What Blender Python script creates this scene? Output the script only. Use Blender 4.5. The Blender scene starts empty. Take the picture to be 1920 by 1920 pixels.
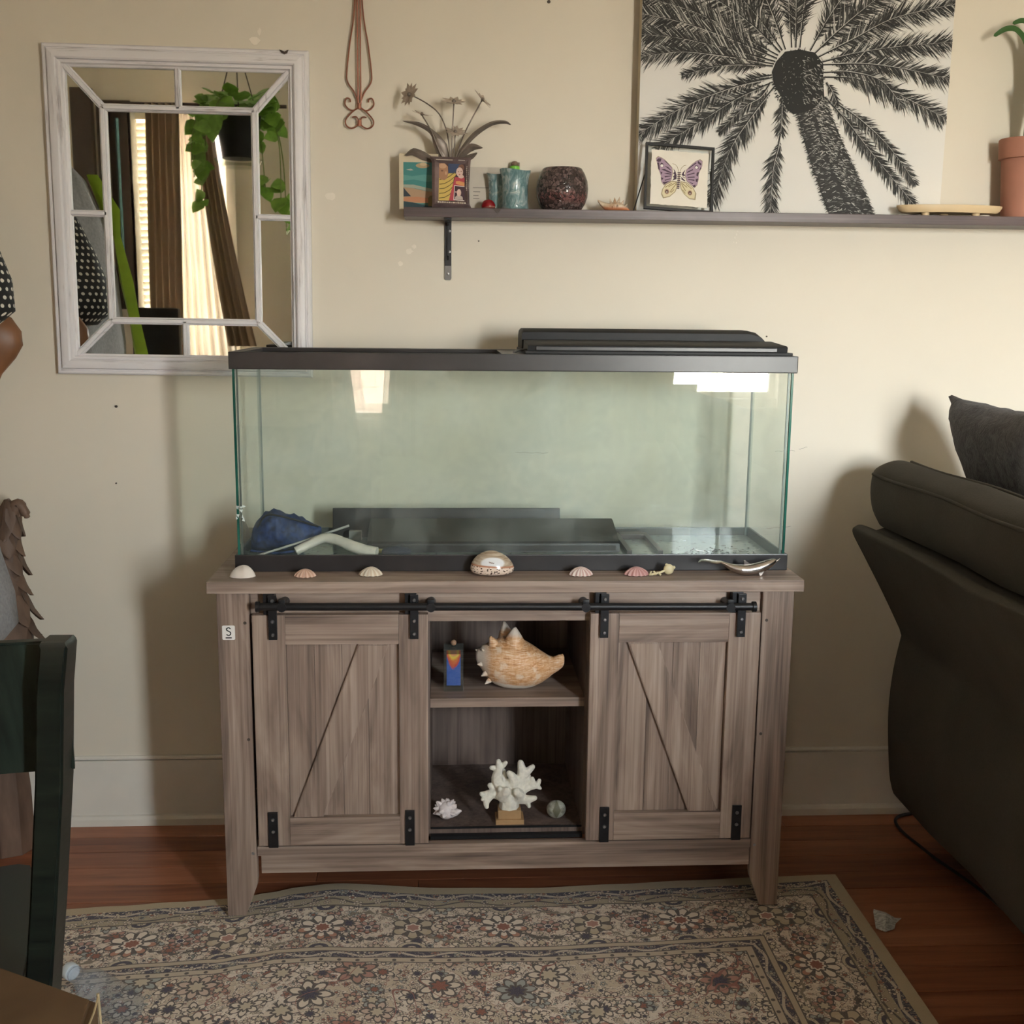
import bpy, bmesh, math, random
from mathutils import Vector, Matrix, Euler
R = math.radians
PI = math.pi
random.seed(7)
SC = bpy.context.scene
COL = SC.collection

# ------------------------------------------------------------------ camera
cam_d = bpy.data.cameras.new('camera')
cam_d.sensor_width = 36.0
cam_d.lens = 39.305
cam_d.clip_end = 60
cam = bpy.data.objects.new('camera', cam_d)
COL.objects.link(cam)
_r = Vector((0.99830641, -0.05723673, 0.01040511))
_u = Vector((-0.00017633, 0.17588138, 0.98441135))
_f = Vector((0.05817455, 0.982746, -0.17557341))
cam.matrix_world = Matrix(((_r.x, _u.x, -_f.x, -0.115347), (_r.y, _u.y, -_f.y, -2.849018),
                           (_r.z, _u.z, -_f.z, 1.353310), (0, 0, 0, 1)))
SC.camera = cam

# ------------------------------------------------------------------ view, world, daylight
SC.view_settings.view_transform = 'Standard'
SC.view_settings.look = 'None'
SC.view_settings.gamma = 1.0
SC.view_settings.use_curve_mapping = False
SC.cycles.transparent_max_bounces = 40
SC.view_settings.exposure = 1.64
DAY = 48.0
world = bpy.data.worlds.new('daylight')
SC.world = world
world.use_nodes = True
_nt = world.node_tree
_nt.nodes.clear()
_tc = _nt.nodes.new('ShaderNodeTexCoord')
_sep = _nt.nodes.new('ShaderNodeSeparateXYZ')
_ramp = _nt.nodes.new('ShaderNodeValToRGB')
_map = _nt.nodes.new('ShaderNodeMapRange')
_map.inputs['From Min'].default_value = -1
_map.inputs['From Max'].default_value = 1
_bg = _nt.nodes.new('ShaderNodeBackground')
_out = _nt.nodes.new('ShaderNodeOutputWorld')
_nt.links.new(_tc.outputs['Generated'], _sep.inputs[0])
_nt.links.new(_sep.outputs['Z'], _map.inputs['Value'])
_nt.links.new(_map.outputs[0], _ramp.inputs[0])
_nt.links.new(_ramp.outputs[0], _bg.inputs[0])
_nt.links.new(_bg.outputs[0], _out.inputs[0])
_cr = _ramp.color_ramp
_cr.elements[0].position = 0.40
_cr.elements[0].color = (0.36, 0.325, 0.275, 1)      # sunlit ground outside
_cr.elements[1].position = 0.60
_cr.elements[1].color = (0.90, 0.95, 1.0, 1)       # hazy sky
for _p, _c in ((0.47, (0.50, 0.45, 0.37, 1)), (0.505, (0.92, 0.90, 0.86, 1))):
    _e = _cr.elements.new(_p)
    _e.color = _c
_bg.inputs[1].default_value = DAY

ROOM = dict(x0=-2.3, x1=2.6, y0=-3.8, z1=2.75)
# window openings in the wall behind the photographer (x0, x1, z0, z1)
WIN = [(1.00, 1.62, 0.92, 2.05), (-1.84, -1.36, 0.95, 2.42), (-0.66, -0.34, 0.80, 1.60), (-2.01, -1.925, 1.35, 2.44)]


def portal(x0, x1, z0, z1):
    l = bpy.data.lights.new('window_daylight', 'AREA')
    l.shape = 'RECTANGLE'
    l.size = x1 - x0
    l.size_y = z1 - z0
    l.cycles.is_portal = True
    o = bpy.data.objects.new('window_daylight', l)
    o.location = ((x0 + x1) / 2, ROOM['y0'] - 0.10, (z0 + z1) / 2)
    o.rotation_euler = (R(90), 0, 0)          # -Z towards +Y... the room
    o.rotation_euler = Euler((R(90), 0, 0))
    COL.objects.link(o)
    return o


for _w in WIN:
    portal(*_w)


# ------------------------------------------------------------------ node helpers
class V:
    """A value socket with arithmetic."""
    def __init__(s, t, sock):
        s.t, s.k = t, sock

    def _m(s, op, *a):
        n = s.t.nodes.new('ShaderNodeMath')
        n.operation = op
        for i, x in enumerate((s,) + a):
            if isinstance(x, V):
                s.t.links.new(x.k, n.inputs[i])
            else:
                n.inputs[i].default_value = x
        return V(s.t, n.outputs[0])

    def __add__(s, o): return s._m('ADD', o)
    __radd__ = __add__
    def __sub__(s, o): return s._m('SUBTRACT', o)
    def __rsub__(s, o): return (s * -1.0) + o
    def __mul__(s, o): return s._m('MULTIPLY', o)
    __rmul__ = __mul__
    def __truediv__(s, o): return s._m('DIVIDE', o)
    def __gt__(s, o): return s._m('GREATER_THAN', o)
    def __lt__(s, o): return s._m('LESS_THAN', o)
    def abs(s): return s._m('ABSOLUTE')
    def sin(s): return s._m('SINE')
    def cos(s): return s._m('COSINE')
    def frac(s): return s._m('FRACT')
    def floor(s): return s._m('FLOOR')
    def sqrt(s): return s._m('SQRT')
    def pow(s, o): return s._m('POWER', o)
    def min(s, o): return s._m('MINIMUM', o)
    def max(s, o): return s._m('MAXIMUM', o)
    def atan2(s, o): return s._m('ARCTAN2', o)

    def sstep(s, a, b):
        n = s.t.nodes.new('ShaderNodeMapRange')
        n.interpolation_type = 'SMOOTHSTEP'
        s.t.links.new(s.k, n.inputs['Value'])
        n.inputs['From Min'].default_value = a
        n.inputs['From Max'].default_value = b
        return V(s.t, n.outputs[0])


class M:
    """A material under construction."""
    def __init__(s, name, color=(0.5, 0.5, 0.5), rough=0.6, metal=0.0, spec=0.5):
        s.m = bpy.data.materials.new(name)
        s.m.use_nodes = True
        s.t = s.m.node_tree
        s.b = s.t.nodes['Principled BSDF']
        s.o = s.t.nodes['Material Output']
        s.b.inputs['Base Color'].default_value = (*color, 1)
        s.b.inputs['Roughness'].default_value = rough
        s.b.inputs['Metallic'].default_value = metal
        s.b.inputs['Specular IOR Level'].default_value = spec
        s.m.diffuse_color = (*color, 1)
        s._co = {}

    def co(s, kind='Object', scale=(1, 1, 1), rot=(0, 0, 0), rnd=False):
        key = (kind, scale, rot, rnd)
        if key in s._co:
            return s._co[key]
        tc = s.t.nodes.new('ShaderNodeTexCoord')
        src = tc.outputs[kind]
        if rnd:
            oi = s.t.nodes.new('ShaderNodeObjectInfo')
            mu = s.t.nodes.new('ShaderNodeVectorMath')
            mu.operation = 'MULTIPLY_ADD'
            s.t.links.new(oi.outputs['Random'], mu.inputs[0])
            mu.inputs[1].default_value = (37.0, 51.0, 23.0)
            s.t.links.new(src, mu.inputs[2])
            src = mu.outputs[0]
        mp = s.t.nodes.new('ShaderNodeMapping')
        mp.inputs['Scale'].default_value = scale
        mp.inputs['Rotation'].default_value = rot
        s.t.links.new(src, mp.inputs[0])
        s._co[key] = mp.outputs[0]
        return mp.outputs[0]

    def xyz(s, sock):
        n = s.t.nodes.new('ShaderNodeSeparateXYZ')
        s.t.links.new(sock, n.inputs[0])
        return [V(s.t, n.outputs[i]) for i in range(3)]

    def comb(s, x, y, z=0.0):
        n = s.t.nodes.new('ShaderNodeCombineXYZ')
        for i, a in enumerate((x, y, z)):
            if isinstance(a, V):
                s.t.links.new(a.k, n.inputs[i])
            else:
                n.inputs[i].default_value = a
        return n.outputs[0]

    def noise(s, vec, scale=5, detail=4, rough=0.55, dist=0.0, color=False):
        n = s.t.nodes.new('ShaderNodeTexNoise')
        s.t.links.new(vec, n.inputs['Vector'])
        n.inputs['Scale'].default_value = scale
        n.inputs['Detail'].default_value = detail
        n.inputs['Roughness'].default_value = rough
        n.inputs['Distortion'].default_value = dist
        return n.outputs['Color'] if color else V(s.t, n.outputs['Fac'])

    def voro(s, vec, scale=5, feature='F1', out='Distance', rand=1.0):
        n = s.t.nodes.new('ShaderNodeTexVoronoi')
        n.feature = feature
        s.t.links.new(vec, n.inputs['Vector'])
        n.inputs['Scale'].default_value = scale
        n.inputs['Randomness'].default_value = rand
        return n.outputs[out] if out == 'Color' else V(s.t, n.outputs[out])

    def warp(s, vec, scale, amt):
        c = s.noise(vec, scale, 2, color=True)
        a = s.t.nodes.new('ShaderNodeVectorMath')
        a.operation = 'MULTIPLY_ADD'
        s.t.links.new(c, a.inputs[0])
        a.inputs[1].default_value = (amt, amt, amt)
        s.t.links.new(vec, a.inputs[2])
        return a.outputs[0]

    def mix(s, fac, a, b):
        n = s.t.nodes.new('ShaderNodeMix')
        n.data_type = 'RGBA'
        for inp, x in ((n.inputs[0], fac), (n.inputs[6], a), (n.inputs[7], b)):
            if isinstance(x, V):
                s.t.links.new(x.k, inp)
            elif isinstance(x, tuple):
                inp.default_value = (*x, 1)
            elif isinstance(x, (int, float)):
                inp.default_value = x
            else:
                s.t.links.new(x, inp)
        return n.outputs[2]

    def ramp(s, fac, stops, const=False):
        n = s.t.nodes.new('ShaderNodeValToRGB')
        s.t.links.new(fac.k if isinstance(fac, V) else fac, n.inputs[0])
        cr = n.color_ramp
        if const:
            cr.interpolation = 'CONSTANT'
        while len(cr.elements) > 1:
            cr.elements.remove(cr.elements[-1])
        cr.elements[0].position = stops[0][0]
        cr.elements[0].color = (*stops[0][1], 1)
        for p, c in stops[1:]:
            e = cr.elements.new(p)
            e.color = (*c, 1)
        return n.outputs[0]

    def base(s, sock):
        s.t.links.new(sock, s.b.inputs['Base Color'])
        return s

    def rough(s, v):
        s.t.links.new(v.k, s.b.inputs['Roughness'])
        return s

    def bump(s, v, strength=0.2, dist=0.002):
        n = s.t.nodes.new('ShaderNodeBump')
        n.inputs['Strength'].default_value = strength
        n.inputs['Distance'].default_value = dist
        s.t.links.new(v.k, n.inputs['Height'])
        s.t.links.new(n.outputs[0], s.b.inputs['Normal'])
        return s

    def sheen(s, w=0.3):
        s.b.inputs['Sheen Weight'].default_value = w
        return s


def plain(name, c, rough=0.6, metal=0.0, var=0.12, nscale=30, bump=0.0, spec=0.5):
    k = M(name, c, rough, metal, spec)
    v = k.noise(k.co(), nscale, 4)
    lo = tuple(x * (1 - var) for x in c)
    hi = tuple(min(1, x * (1 + var)) for x in c)
    k.base(k.ramp(v, [(0.3, lo), (0.7, hi)]))
    if bump:
        k.bump(v, bump)
    return k.m


def wood(name, axis, dark, mid, light, rough=0.5, fine=55, rot=0.0, tone=0.0, var=0.0):
    """Grain running along one axis ('x' or 'z'); rot turns it in the xz plane."""
    k = M(name, mid, rough)
    st = {'x': (1.6, 14, 14), 'z': (14, 14, 1.6), 'y': (14, 1.6, 14)}[axis]
    c = k.co('Object', st, (0, rot, 0), True)
    big = k.noise(c, 1.1, 4, 0.6, 1.2)
    c2 = k.co('Object', tuple(x * (0.35 if x < 5 else 5.0) for x in st), (0, rot, 0), True)
    fin = k.noise(c2, 1.6, 5, 0.65, 0.4)
    v = big * 0.55 + fin * 0.45
    k.base(k.ramp(v, [(0.34, dark), (0.48, mid), (0.62, light)]))
    k.bump(fin, 0.12, 0.001)
    return k.m


def clear(name, tint=(0.93, 0.97, 0.95), gloss=0.06, haze=0.0, hazecol=(0.8, 0.82, 0.78), rough=0.0, streak=6):
    """Thin pane: tinted see-through, a fresnel reflection and, if dirty, some chalky film."""
    k = M(name, tint)
    t = k.t
    t.nodes.remove(k.b)
    tr = t.nodes.new('ShaderNodeBsdfTransparent')
    tr.inputs[0].default_value = (*tint, 1)
    gl = t.nodes.new('ShaderNodeBsdfGlossy')
    gl.inputs['Roughness'].default_value = rough
    gl.inputs['Color'].default_value = (1, 1, 1, 1)
    fr = t.nodes.new('ShaderNodeFresnel')
    fr.inputs[0].default_value = 1.55
    mx = t.nodes.new('ShaderNodeMixShader')
    ge = t.nodes.new('ShaderNodeNewGeometry')
    ff = V(t, fr.outputs[0]) * (1.0 - V(t, ge.outputs['Backfacing']))
    t.links.new(ff.k, mx.inputs[0])
    last = tr
    if haze > 0:
        df = t.nodes.new('ShaderNodeBsdfDiffuse')
        df.inputs[0].default_value = (*hazecol, 1)
        h = t.nodes.new('ShaderNodeMixShader')
        c = k.co('Object', (1, 1, 1))
        n = k.noise(k.warp(c, 3, 0.25), streak, 5, 0.65)
        f = n.sstep(0.38, 0.72) * (haze * 1.8) + haze * 0.12
        t.links.new(f.k, h.inputs[0])
        t.links.new(tr.outputs[0], h.inputs[1])
        t.links.new(df.outputs[0], h.inputs[2])
        last = h
    t.links.new(last.outputs[0], mx.inputs[1])
    t.links.new(gl.outputs[0], mx.inputs[2])
    t.links.new(mx.outputs[0], k.o.inputs['Surface'])
    return k.m


# ------------------------------------------------------------------ mesh helpers
def B():
    return bmesh.new()


def box(bm, x0, x1, y0, y1, z0, z1, bev=0.0, mi=0, mtx=None):
    r = bmesh.ops.create_cube(bm, size=1.0)
    vs = r['verts']
    for v in vs:
        v.co = Vector((x0 + (v.co.x + .5) * (x1 - x0), y0 + (v.co.y + .5) * (y1 - y0), z0 + (v.co.z + .5) * (z1 - z0)))
        if mtx:
            v.co = mtx @ v.co
    fs = set(f for v in vs for f in v.link_faces)
    for f in fs:
        f.material_index = mi
    if bev > 0:
        es = list(set(e for v in vs for e in v.link_edges))
        bmesh.ops.bevel(bm, geom=es, offset=bev, segments=2, affect='EDGES', profile=0.7, clamp_overlap=True)
    return bm


def prism(bm, pts, fn, d0, d1, mi=0, bev=0.0):
    """Polygon pts (2D) extruded from depth d0 to d1; fn(a, b, d) -> point."""
    lo = [bm.verts.new(fn(a, b, d0)) for a, b in pts]
    hi = [bm.verts.new(fn(a, b, d1)) for a, b in pts]
    n = len(pts)
    fs = [bm.faces.new(lo), bm.faces.new(list(reversed(hi)))]
    for i in range(n):
        j = (i + 1) % n
        fs.append(bm.faces.new((lo[j], lo[i], hi[i], hi[j])))
    for f in fs:
        f.material_index = mi
    bmesh.ops.recalc_face_normals(bm, faces=fs)
    if bev > 0:
        es = list(set(e for f in fs[:2] for e in f.edges))
        bmesh.ops.bevel(bm, geom=es, offset=bev, segments=2, affect='EDGES', clamp_overlap=True)
    return bm


XZ = lambda a, b, d: Vector((a, d, b))      # polygon in x,z; depth along y
XY = lambda a, b, d: Vector((a, b, d))      # polygon in x,y; depth along z
YZ = lambda a, b, d: Vector((d, a, b))      # polygon in y,z; depth along x


def tube(bm, pts, rad, seg=8, caps=True, mi=0, flat=None):
    """Round bar along pts; rad a number or list. flat=(axis vector, factor) squeezes the section."""
    pts = [Vector(p) for p in pts]
    n = len(pts)
    rs = rad if isinstance(rad, (list, tuple)) else [rad] * n
    ring = []
    t0 = (pts[1] - pts[0]).normalized()
    ref = Vector((0, 0, 1)) if abs(t0.z) < 0.9 else Vector((1, 0, 0))
    a = t0.cross(ref).normalized()
    for i, p in enumerate(pts):
        t = (pts[min(i + 1, n - 1)] - pts[max(i - 1, 0)])
        t = t.normalized() if t.length > 1e-9 else t0
        a = (a - t * a.dot(t))
        a = a.normalized() if a.length > 1e-6 else t.orthogonal().normalized()
        b = t.cross(a)
        vs = []
        for k in range(seg):
            th = 2 * PI * k / seg
            o = (a * math.cos(th) + b * math.sin(th)) * rs[i]
            if flat:
                ax = Vector(flat[0]).normalized()
                o = o - ax * o.dot(ax) * (1 - flat[1])
            vs.append(bm.verts.new(p + o))
        ring.append(vs)
    for i in range(n - 1):
        for k in range(seg):
            f = bm.faces.new((ring[i][k], ring[i][(k + 1) % seg], ring[i + 1][(k + 1) % seg], ring[i + 1][k]))
            f.material_index = mi
    if caps:
        f = bm.faces.new(list(reversed(ring[0])))
        f.material_index = mi
        f = bm.faces.new(ring[-1])
        f.material_index = mi
    return bm


def lathe(bm, prof, c, seg=32, axis='z', mi=0, close=False):
    """prof: list of (radius, height)."""
    c = Vector(c)
    ring = []
    for r, h in prof:
        vs = []
        for k in range(seg):
            th = 2 * PI * k / seg
            if axis == 'z':
                p = Vector((r * math.cos(th), r * math.sin(th), h))
            elif axis == 'y':
                p = Vector((r * math.cos(th), h, r * math.sin(th)))
            else:
                p = Vector((h, r * math.cos(th), r * math.sin(th)))
            vs.append(bm.verts.new(c + p))
        ring.append(vs)
    fs = []
    for i in range(len(ring) - 1):
        for k in range(seg):
            fs.append(bm.faces.new((ring[i][k], ring[i][(k + 1) % seg], ring[i + 1][(k + 1) % seg], ring[i + 1][k])))
    if close:
        fs.append(bm.faces.new(ring[0]))
        fs.append(bm.faces.new(ring[-1]))
    for f in fs:
        f.material_index = mi
    bmesh.ops.recalc_face_normals(bm, faces=fs)
    return bm


def loft(bm, rings, mi=0, caps=True):
    rs = [[bm.verts.new(Vector(p)) for p in r] for r in rings]
    n = len(rs[0])
    fs = []
    for i in range(len(rs) - 1):
        for k in range(n):
            fs.append(bm.faces.new((rs[i][k], rs[i][(k + 1) % n], rs[i + 1][(k + 1) % n], rs[i + 1][k])))
    if caps:
        fs.append(bm.faces.new(rs[0]))
        fs.append(bm.faces.new(rs[-1]))
    for f in fs:
        f.material_index = mi
    bmesh.ops.recalc_face_normals(bm, faces=fs)
    return bm


def grid(bm, nu, nv, fn, mi=0):
    vs = [[bm.verts.new(Vector(fn(i / nu, j / nv))) for j in range(nv + 1)] for i in range(nu + 1)]
    for i in range(nu):
        for j in range(nv):
            f = bm.faces.new((vs[i][j], vs[i + 1][j], vs[i + 1][j + 1], vs[i][j + 1]))
            f.material_index = mi
    return bm


def ball(bm, c, r, seg=16, rings=10, sc=(1, 1, 1), mi=0):
    res = bmesh.ops.create_uvsphere(bm, u_segments=seg, v_segments=rings, radius=1.0)
    for v in res['verts']:
        v.co = Vector((c[0] + v.co.x * r * sc[0], c[1] + v.co.y * r * sc[1], c[2] + v.co.z * r * sc[2]))
    for f in set(f for v in res['verts'] for f in v.link_faces):
        f.material_index = mi
    return bm


def xform(bm, mtx):
    bmesh.ops.transform(bm, matrix=mtx, verts=bm.verts)
    return bm


def thick(bm, t):
    """Give a sheet real thickness."""
    bmesh.ops.recalc_face_normals(bm, faces=bm.faces)
    bmesh.ops.solidify(bm, geom=list(bm.faces), thickness=t)
    return bm


def spline(pts, n=8):
    """Catmull-Rom through pts."""
    P = [Vector(p) for p in pts]
    out = []
    for i in range(len(P) - 1):
        p0, p1, p2, p3 = P[max(i - 1, 0)], P[i], P[i + 1], P[min(i + 2, len(P) - 1)]
        for k in range(n):
            t = k / n
            out.append(0.5 * ((2 * p1) + (p2 - p0) * t + (2 * p0 - 5 * p1 + 4 * p2 - p3) * t * t + (3 * p1 - p0 - 3 * p2 + p3) * t ** 3))
    out.append(P[-1])
    return out


# ------------------------------------------------------------------ object helpers
ORG = {}


def root_of(o):
    while o.parent:
        o = o.parent
    return o


def obj(name, bm, m, parent=None, smooth=None, label=None):
    """One mesh object from bm (world coordinates); m a material or list of them."""
    me = bpy.data.meshes.new(name)
    if parent is not None:
        o0 = ORG.get(root_of(parent).name, Vector((0, 0, 0)))
        bmesh.ops.translate(bm, vec=-o0, verts=bm.verts)
    bm.normal_update()
    bm.to_mesh(me)
    bm.free()
    for x in (m if isinstance(m, (list, tuple)) else [m]):
        me.materials.append(x)
    if smooth is not None:
        me.shade_smooth()
        me.set_sharp_from_angle(angle=R(smooth))
    o = bpy.data.objects.new(name, me)
    COL.objects.link(o)
    if parent is not None:
        o.parent = parent
    if label:
        o['label'] = label
    return o


def tag(o, label=None, cat=None, group=None, kind=None):
    if label:
        o['label'] = label
    if cat:
        o['category'] = cat
    if group:
        o['group'] = group
    if kind:
        o['kind'] = kind
    return o


def thing(name, label, cat, loc, group=None):
    o = bpy.data.objects.new(name, None)
    o.empty_display_size = 0.05
    o.location = loc
    COL.objects.link(o)
    ORG[o.name] = Vector(loc)
    return tag(o, label, cat, group)


def single(name, bm, m, label, cat, group=None, smooth=None, origin=None):
    """A thing that is one mesh."""
    org = Vector(origin) if origin else None
    if org is None:
        lo = Vector((min(v.co.x for v in bm.verts), min(v.co.y for v in bm.verts), min(v.co.z for v in bm.verts)))
        hi = Vector((max(v.co.x for v in bm.verts), max(v.co.y for v in bm.verts), max(v.co.z for v in bm.verts)))
        org = Vector(((lo.x + hi.x) / 2, (lo.y + hi.y) / 2, lo.z))
    bmesh.ops.translate(bm, vec=-org, verts=bm.verts)
    o = obj(name, bm, m, None, smooth)
    o.location = org
    ORG[o.name] = org
    return tag(o, label, cat, group)


def struct(name, bm, m, smooth=None, parent=None):
    o = obj(name, bm, m, parent, smooth)
    if parent is None:
        o['kind'] = 'structure'
    return o

# ------------------------------------------------------------------ materials
def m_wall():
    k = M('cream_wall_paint', (0.66, 0.575, 0.43), 0.55)
    c = k.co()
    n = k.noise(c, 1.3, 5)
    f = k.noise(c, 160, 3)
    k.base(k.ramp(n, [(0.3, (0.665, 0.612, 0.512)), (0.7, (0.71, 0.655, 0.553))]))
    k.bump(f * 0.4 + k.noise(c, 9, 4) * 0.6, 0.12, 0.002)
    return k.m


WALL = m_wall()
TRIM = plain('cream_trim_paint', (0.72, 0.69, 0.62), 0.38, var=0.04, nscale=8, bump=0.05)
CEIL = plain('ceiling_white', (0.80, 0.77, 0.70), 0.8, var=0.03)
SPACKLE = plain('wall_spackle', (0.80, 0.74, 0.64), 0.7, var=0.05)
NAIL = plain('nail_hole_dark', (0.06, 0.045, 0.035), 0.5)


def m_floor():
    k = M('fir_floor', (0.16, 0.05, 0.022), 0.30)
    c = k.co('Object', (1.5, 22, 22), (0, 0, 0), True)
    g = k.noise(c, 1.6, 5, 0.62, 0.8)
    oi = k.t.nodes.new('ShaderNodeObjectInfo')
    v = g * 0.75 + V(k.t, oi.outputs['Random']) * 0.25
    k.base(k.ramp(v, [(0.28, (0.16, 0.048, 0.022)), (0.5, (0.33, 0.118, 0.056)), (0.75, (0.46, 0.19, 0.10))]))
    k.rough(g * 0.25 + 0.22)
    k.bump(g, 0.08, 0.001)
    return k.m


FLOOR = m_floor()
GAP = plain('floor_gap', (0.02, 0.009, 0.006), 0.9)
BLACKP = plain('black_plastic', (0.011, 0.011, 0.012), 0.5, var=0.3, nscale=12, spec=0.25)
BLACKT = plain('black_trim_plastic', (0.020, 0.018, 0.019), 0.34, var=0.35, nscale=9, spec=0.5)
IRON = plain('black_iron', (0.010, 0.010, 0.012), 0.42, 0.3, var=0.3, nscale=60, spec=0.5)
STEEL = plain('steel_bolt', (0.30, 0.30, 0.31), 0.35, 0.9)
GUN = plain('grey_steel', (0.14, 0.135, 0.13), 0.45, 0.6)

WD, WM, WL = (0.100, 0.068, 0.053), (0.255, 0.182, 0.143), (0.41, 0.315, 0.255)
WOODZ = wood('oak_laminate_upright', 'z', WD, WM, WL)
WOODX = wood('oak_laminate_level', 'x', WD, WM, WL)
WOODB = wood('oak_laminate_brace_left', 'z', WD, WM, WL, rot=R(-21))
WOODB2 = wood('oak_laminate_brace_right', 'z', WD, WM, WL, rot=R(21))
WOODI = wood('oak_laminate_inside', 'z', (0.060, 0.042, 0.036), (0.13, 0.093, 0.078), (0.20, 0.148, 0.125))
SHELFW = wood('dark_stained_shelf', 'x', (0.045, 0.028, 0.028), (0.085, 0.056, 0.056), (0.14, 0.10, 0.10), 0.4)

# ------------------------------------------------------------------ the room
X0, X1, Y0, Z1 = ROOM['x0'], ROOM['x1'], ROOM['y0'], ROOM['z1']
bm = B(); box(bm, X0 - .1, X1 + .1, 0, .1, 0, Z1); wall_back = struct('wall_back', bm, WALL)
bm = B(); box(bm, X0 - .1, X0, Y0 - .12, 0, 0, Z1); struct('wall_left', bm, WALL)
bm = B(); box(bm, X1, X1 + .1, Y0 - .12, 0, 0, Z1); struct('wall_right', bm, WALL)
bm = B(); box(bm, X0 - .1, X1 + .1, Y0 - .12, .1, Z1, Z1 + .08); struct('ceiling', bm, CEIL)
# rear wall with its window openings
bm = B()
cuts = sorted(WIN)
xs = X0
for (a, b, c, d) in cuts:
    box(bm, xs, a, Y0 - .12, Y0, 0, Z1)
    box(bm, a, b, Y0 - .12, Y0, 0, c)
    box(bm, a, b, Y0 - .12, Y0, d, Z1)
    xs = b
box(bm, xs, X1, Y0 - .12, Y0, 0, Z1)
struct('wall_front', bm, WALL)

# floor: a sub-floor and the boards
bm = B(); box(bm, X0 - .1, X1 + .1, Y0 - .12, .1, -.06, -.012); floor = struct('floor', bm, GAP)
PW = 0.083
rows = int(-Y0 / PW) + 1
rnd = random.Random(3)
for i in range(rows):
    ya = -i * PW
    x = X0
    first = True
    while x < X1 - 0.01:
        ln = rnd.uniform(1.5, 2.9) if not first else rnd.uniform(0.6, 2.6)
        first = False
        xe = min(X1, x + ln)
        if X1 - xe < 0.35:
            xe = X1
        bm = B()
        box(bm, x + .0006, xe - .0006, ya - PW + .0007, ya - .0007, -.014, -rnd.uniform(0, .0006), .0009)
        obj('plank', bm, FLOOR, floor)
        x = xe

# baseboard on the wall we look at: wide flat board, bead on top, shoe below
bm = B()
box(bm, X0, X1, -.010, 0, .028, .180)
base = struct('baseboard_back', bm, TRIM)
bm = B(); prism(bm, [(0, .1825), (-.009, .1825), (-.0095, .187), (-.006, .191), (0, .191)], YZ, X0, X1); obj('bead', bm, TRIM, base)
bm = B(); prism(bm, [(0, 0), (-.020, 0), (-.020, .018), (-.016, .026), (-.010, .0275), (0, .0275)], YZ, X0, X1); obj('shoe_molding', bm, TRIM, base)
for nm, xa, xb in (('baseboard_left', X0, X0 + .012), ('baseboard_right', X1 - .012, X1)):
    bm = B(); box(bm, xa, xb, Y0, -.02, 0, .185); struct(nm, bm, TRIM)
bm = B(); box(bm, X0 + .012, X1 - .012, Y0, Y0 + .012, 0, .185); struct('baseboard_front', bm, TRIM)


# small marks on the wall: nails and flaked or spackled spots, each a thin irregular chip
def chip(x, z, w, h, m, seed, name='paint_chip'):
    q = random.Random(seed)
    pts = [(x + w * .5 * math.cos(t) * q.uniform(.55, 1), z + h * .5 * math.sin(t) * q.uniform(.55, 1))
           for t in [2 * PI * i / 11 for i in range(11)]]
    bm = B(); prism(bm, pts, XZ, -.0012, .001)
    return obj(name, bm, m, wall_back)


for i, (x, z, w, h) in enumerate([(-.572, 1.985, .030, .022), (-.560, 2.005, .012, .020), (-.208, 1.500, .022, .018), (-.196, 1.512, .014, .012),
                                  (-.230, 1.470, .018, .014), (-.40, 1.628, .030, .022)]):
    chip(x, z, w, h, SPACKLE, i)
for i, (x, z, w, h) in enumerate([(.6100, 1.5520, .006, .008), (.6065, 1.5440, .005, .009), (.6110, 1.5320, .004, .005), (.6040, 1.5330, .004, .005), (.6130, 1.5600, .005, .004)]):
    chip(x, z, w, h, SPACKLE, 40 + i)
for i, (x, z, r) in enumerate([(.1288, 2.089, .0042), (-.9402, 1.1122, .0035), (-.9501, .9181, .0022), (-.0365, 1.527, .0017), (.70, 1.30, .0022)]):
    bm = B(); lathe(bm, [(0, -.004), (r * .8, -.0035), (r, -.001), (r, .001)], (x, 0, z), 10, 'y'); obj('nail', bm, NAIL, wall_back, 40)
# a faint crack line and scuffs beside the tank
for i, (x0, z0, x1, z1) in enumerate([(.737, 1.005, .790, 1.007), (.80, 1.010, .822, 1.017), (.725, .80, .79, .806), (.06, 1.0, .145, .9985)]):
    pts = [(x0 + (x1 - x0) * t, -.0006, z0 + (z1 - z0) * t + .0015 * math.sin(17 * t + i)) for t in [j / 6 for j in range(7)]]
    bm = B(); tube(bm, pts, .0003, 4); obj('crack', bm, NAIL, wall_back)

# ------------------------------------------------------------------ windows behind the photographer
PANE = clear('window_glass', (0.97, 0.985, 0.98))
TEALP = clear('green_tinted_glass', (0.060, 0.090, 0.085))
BLIND = plain('blind_slat_white', (0.85, 0.78, 0.62), 0.5)
DARKW = plain('dark_brown_wood', (0.045, 0.028, 0.02), 0.45)


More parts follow.
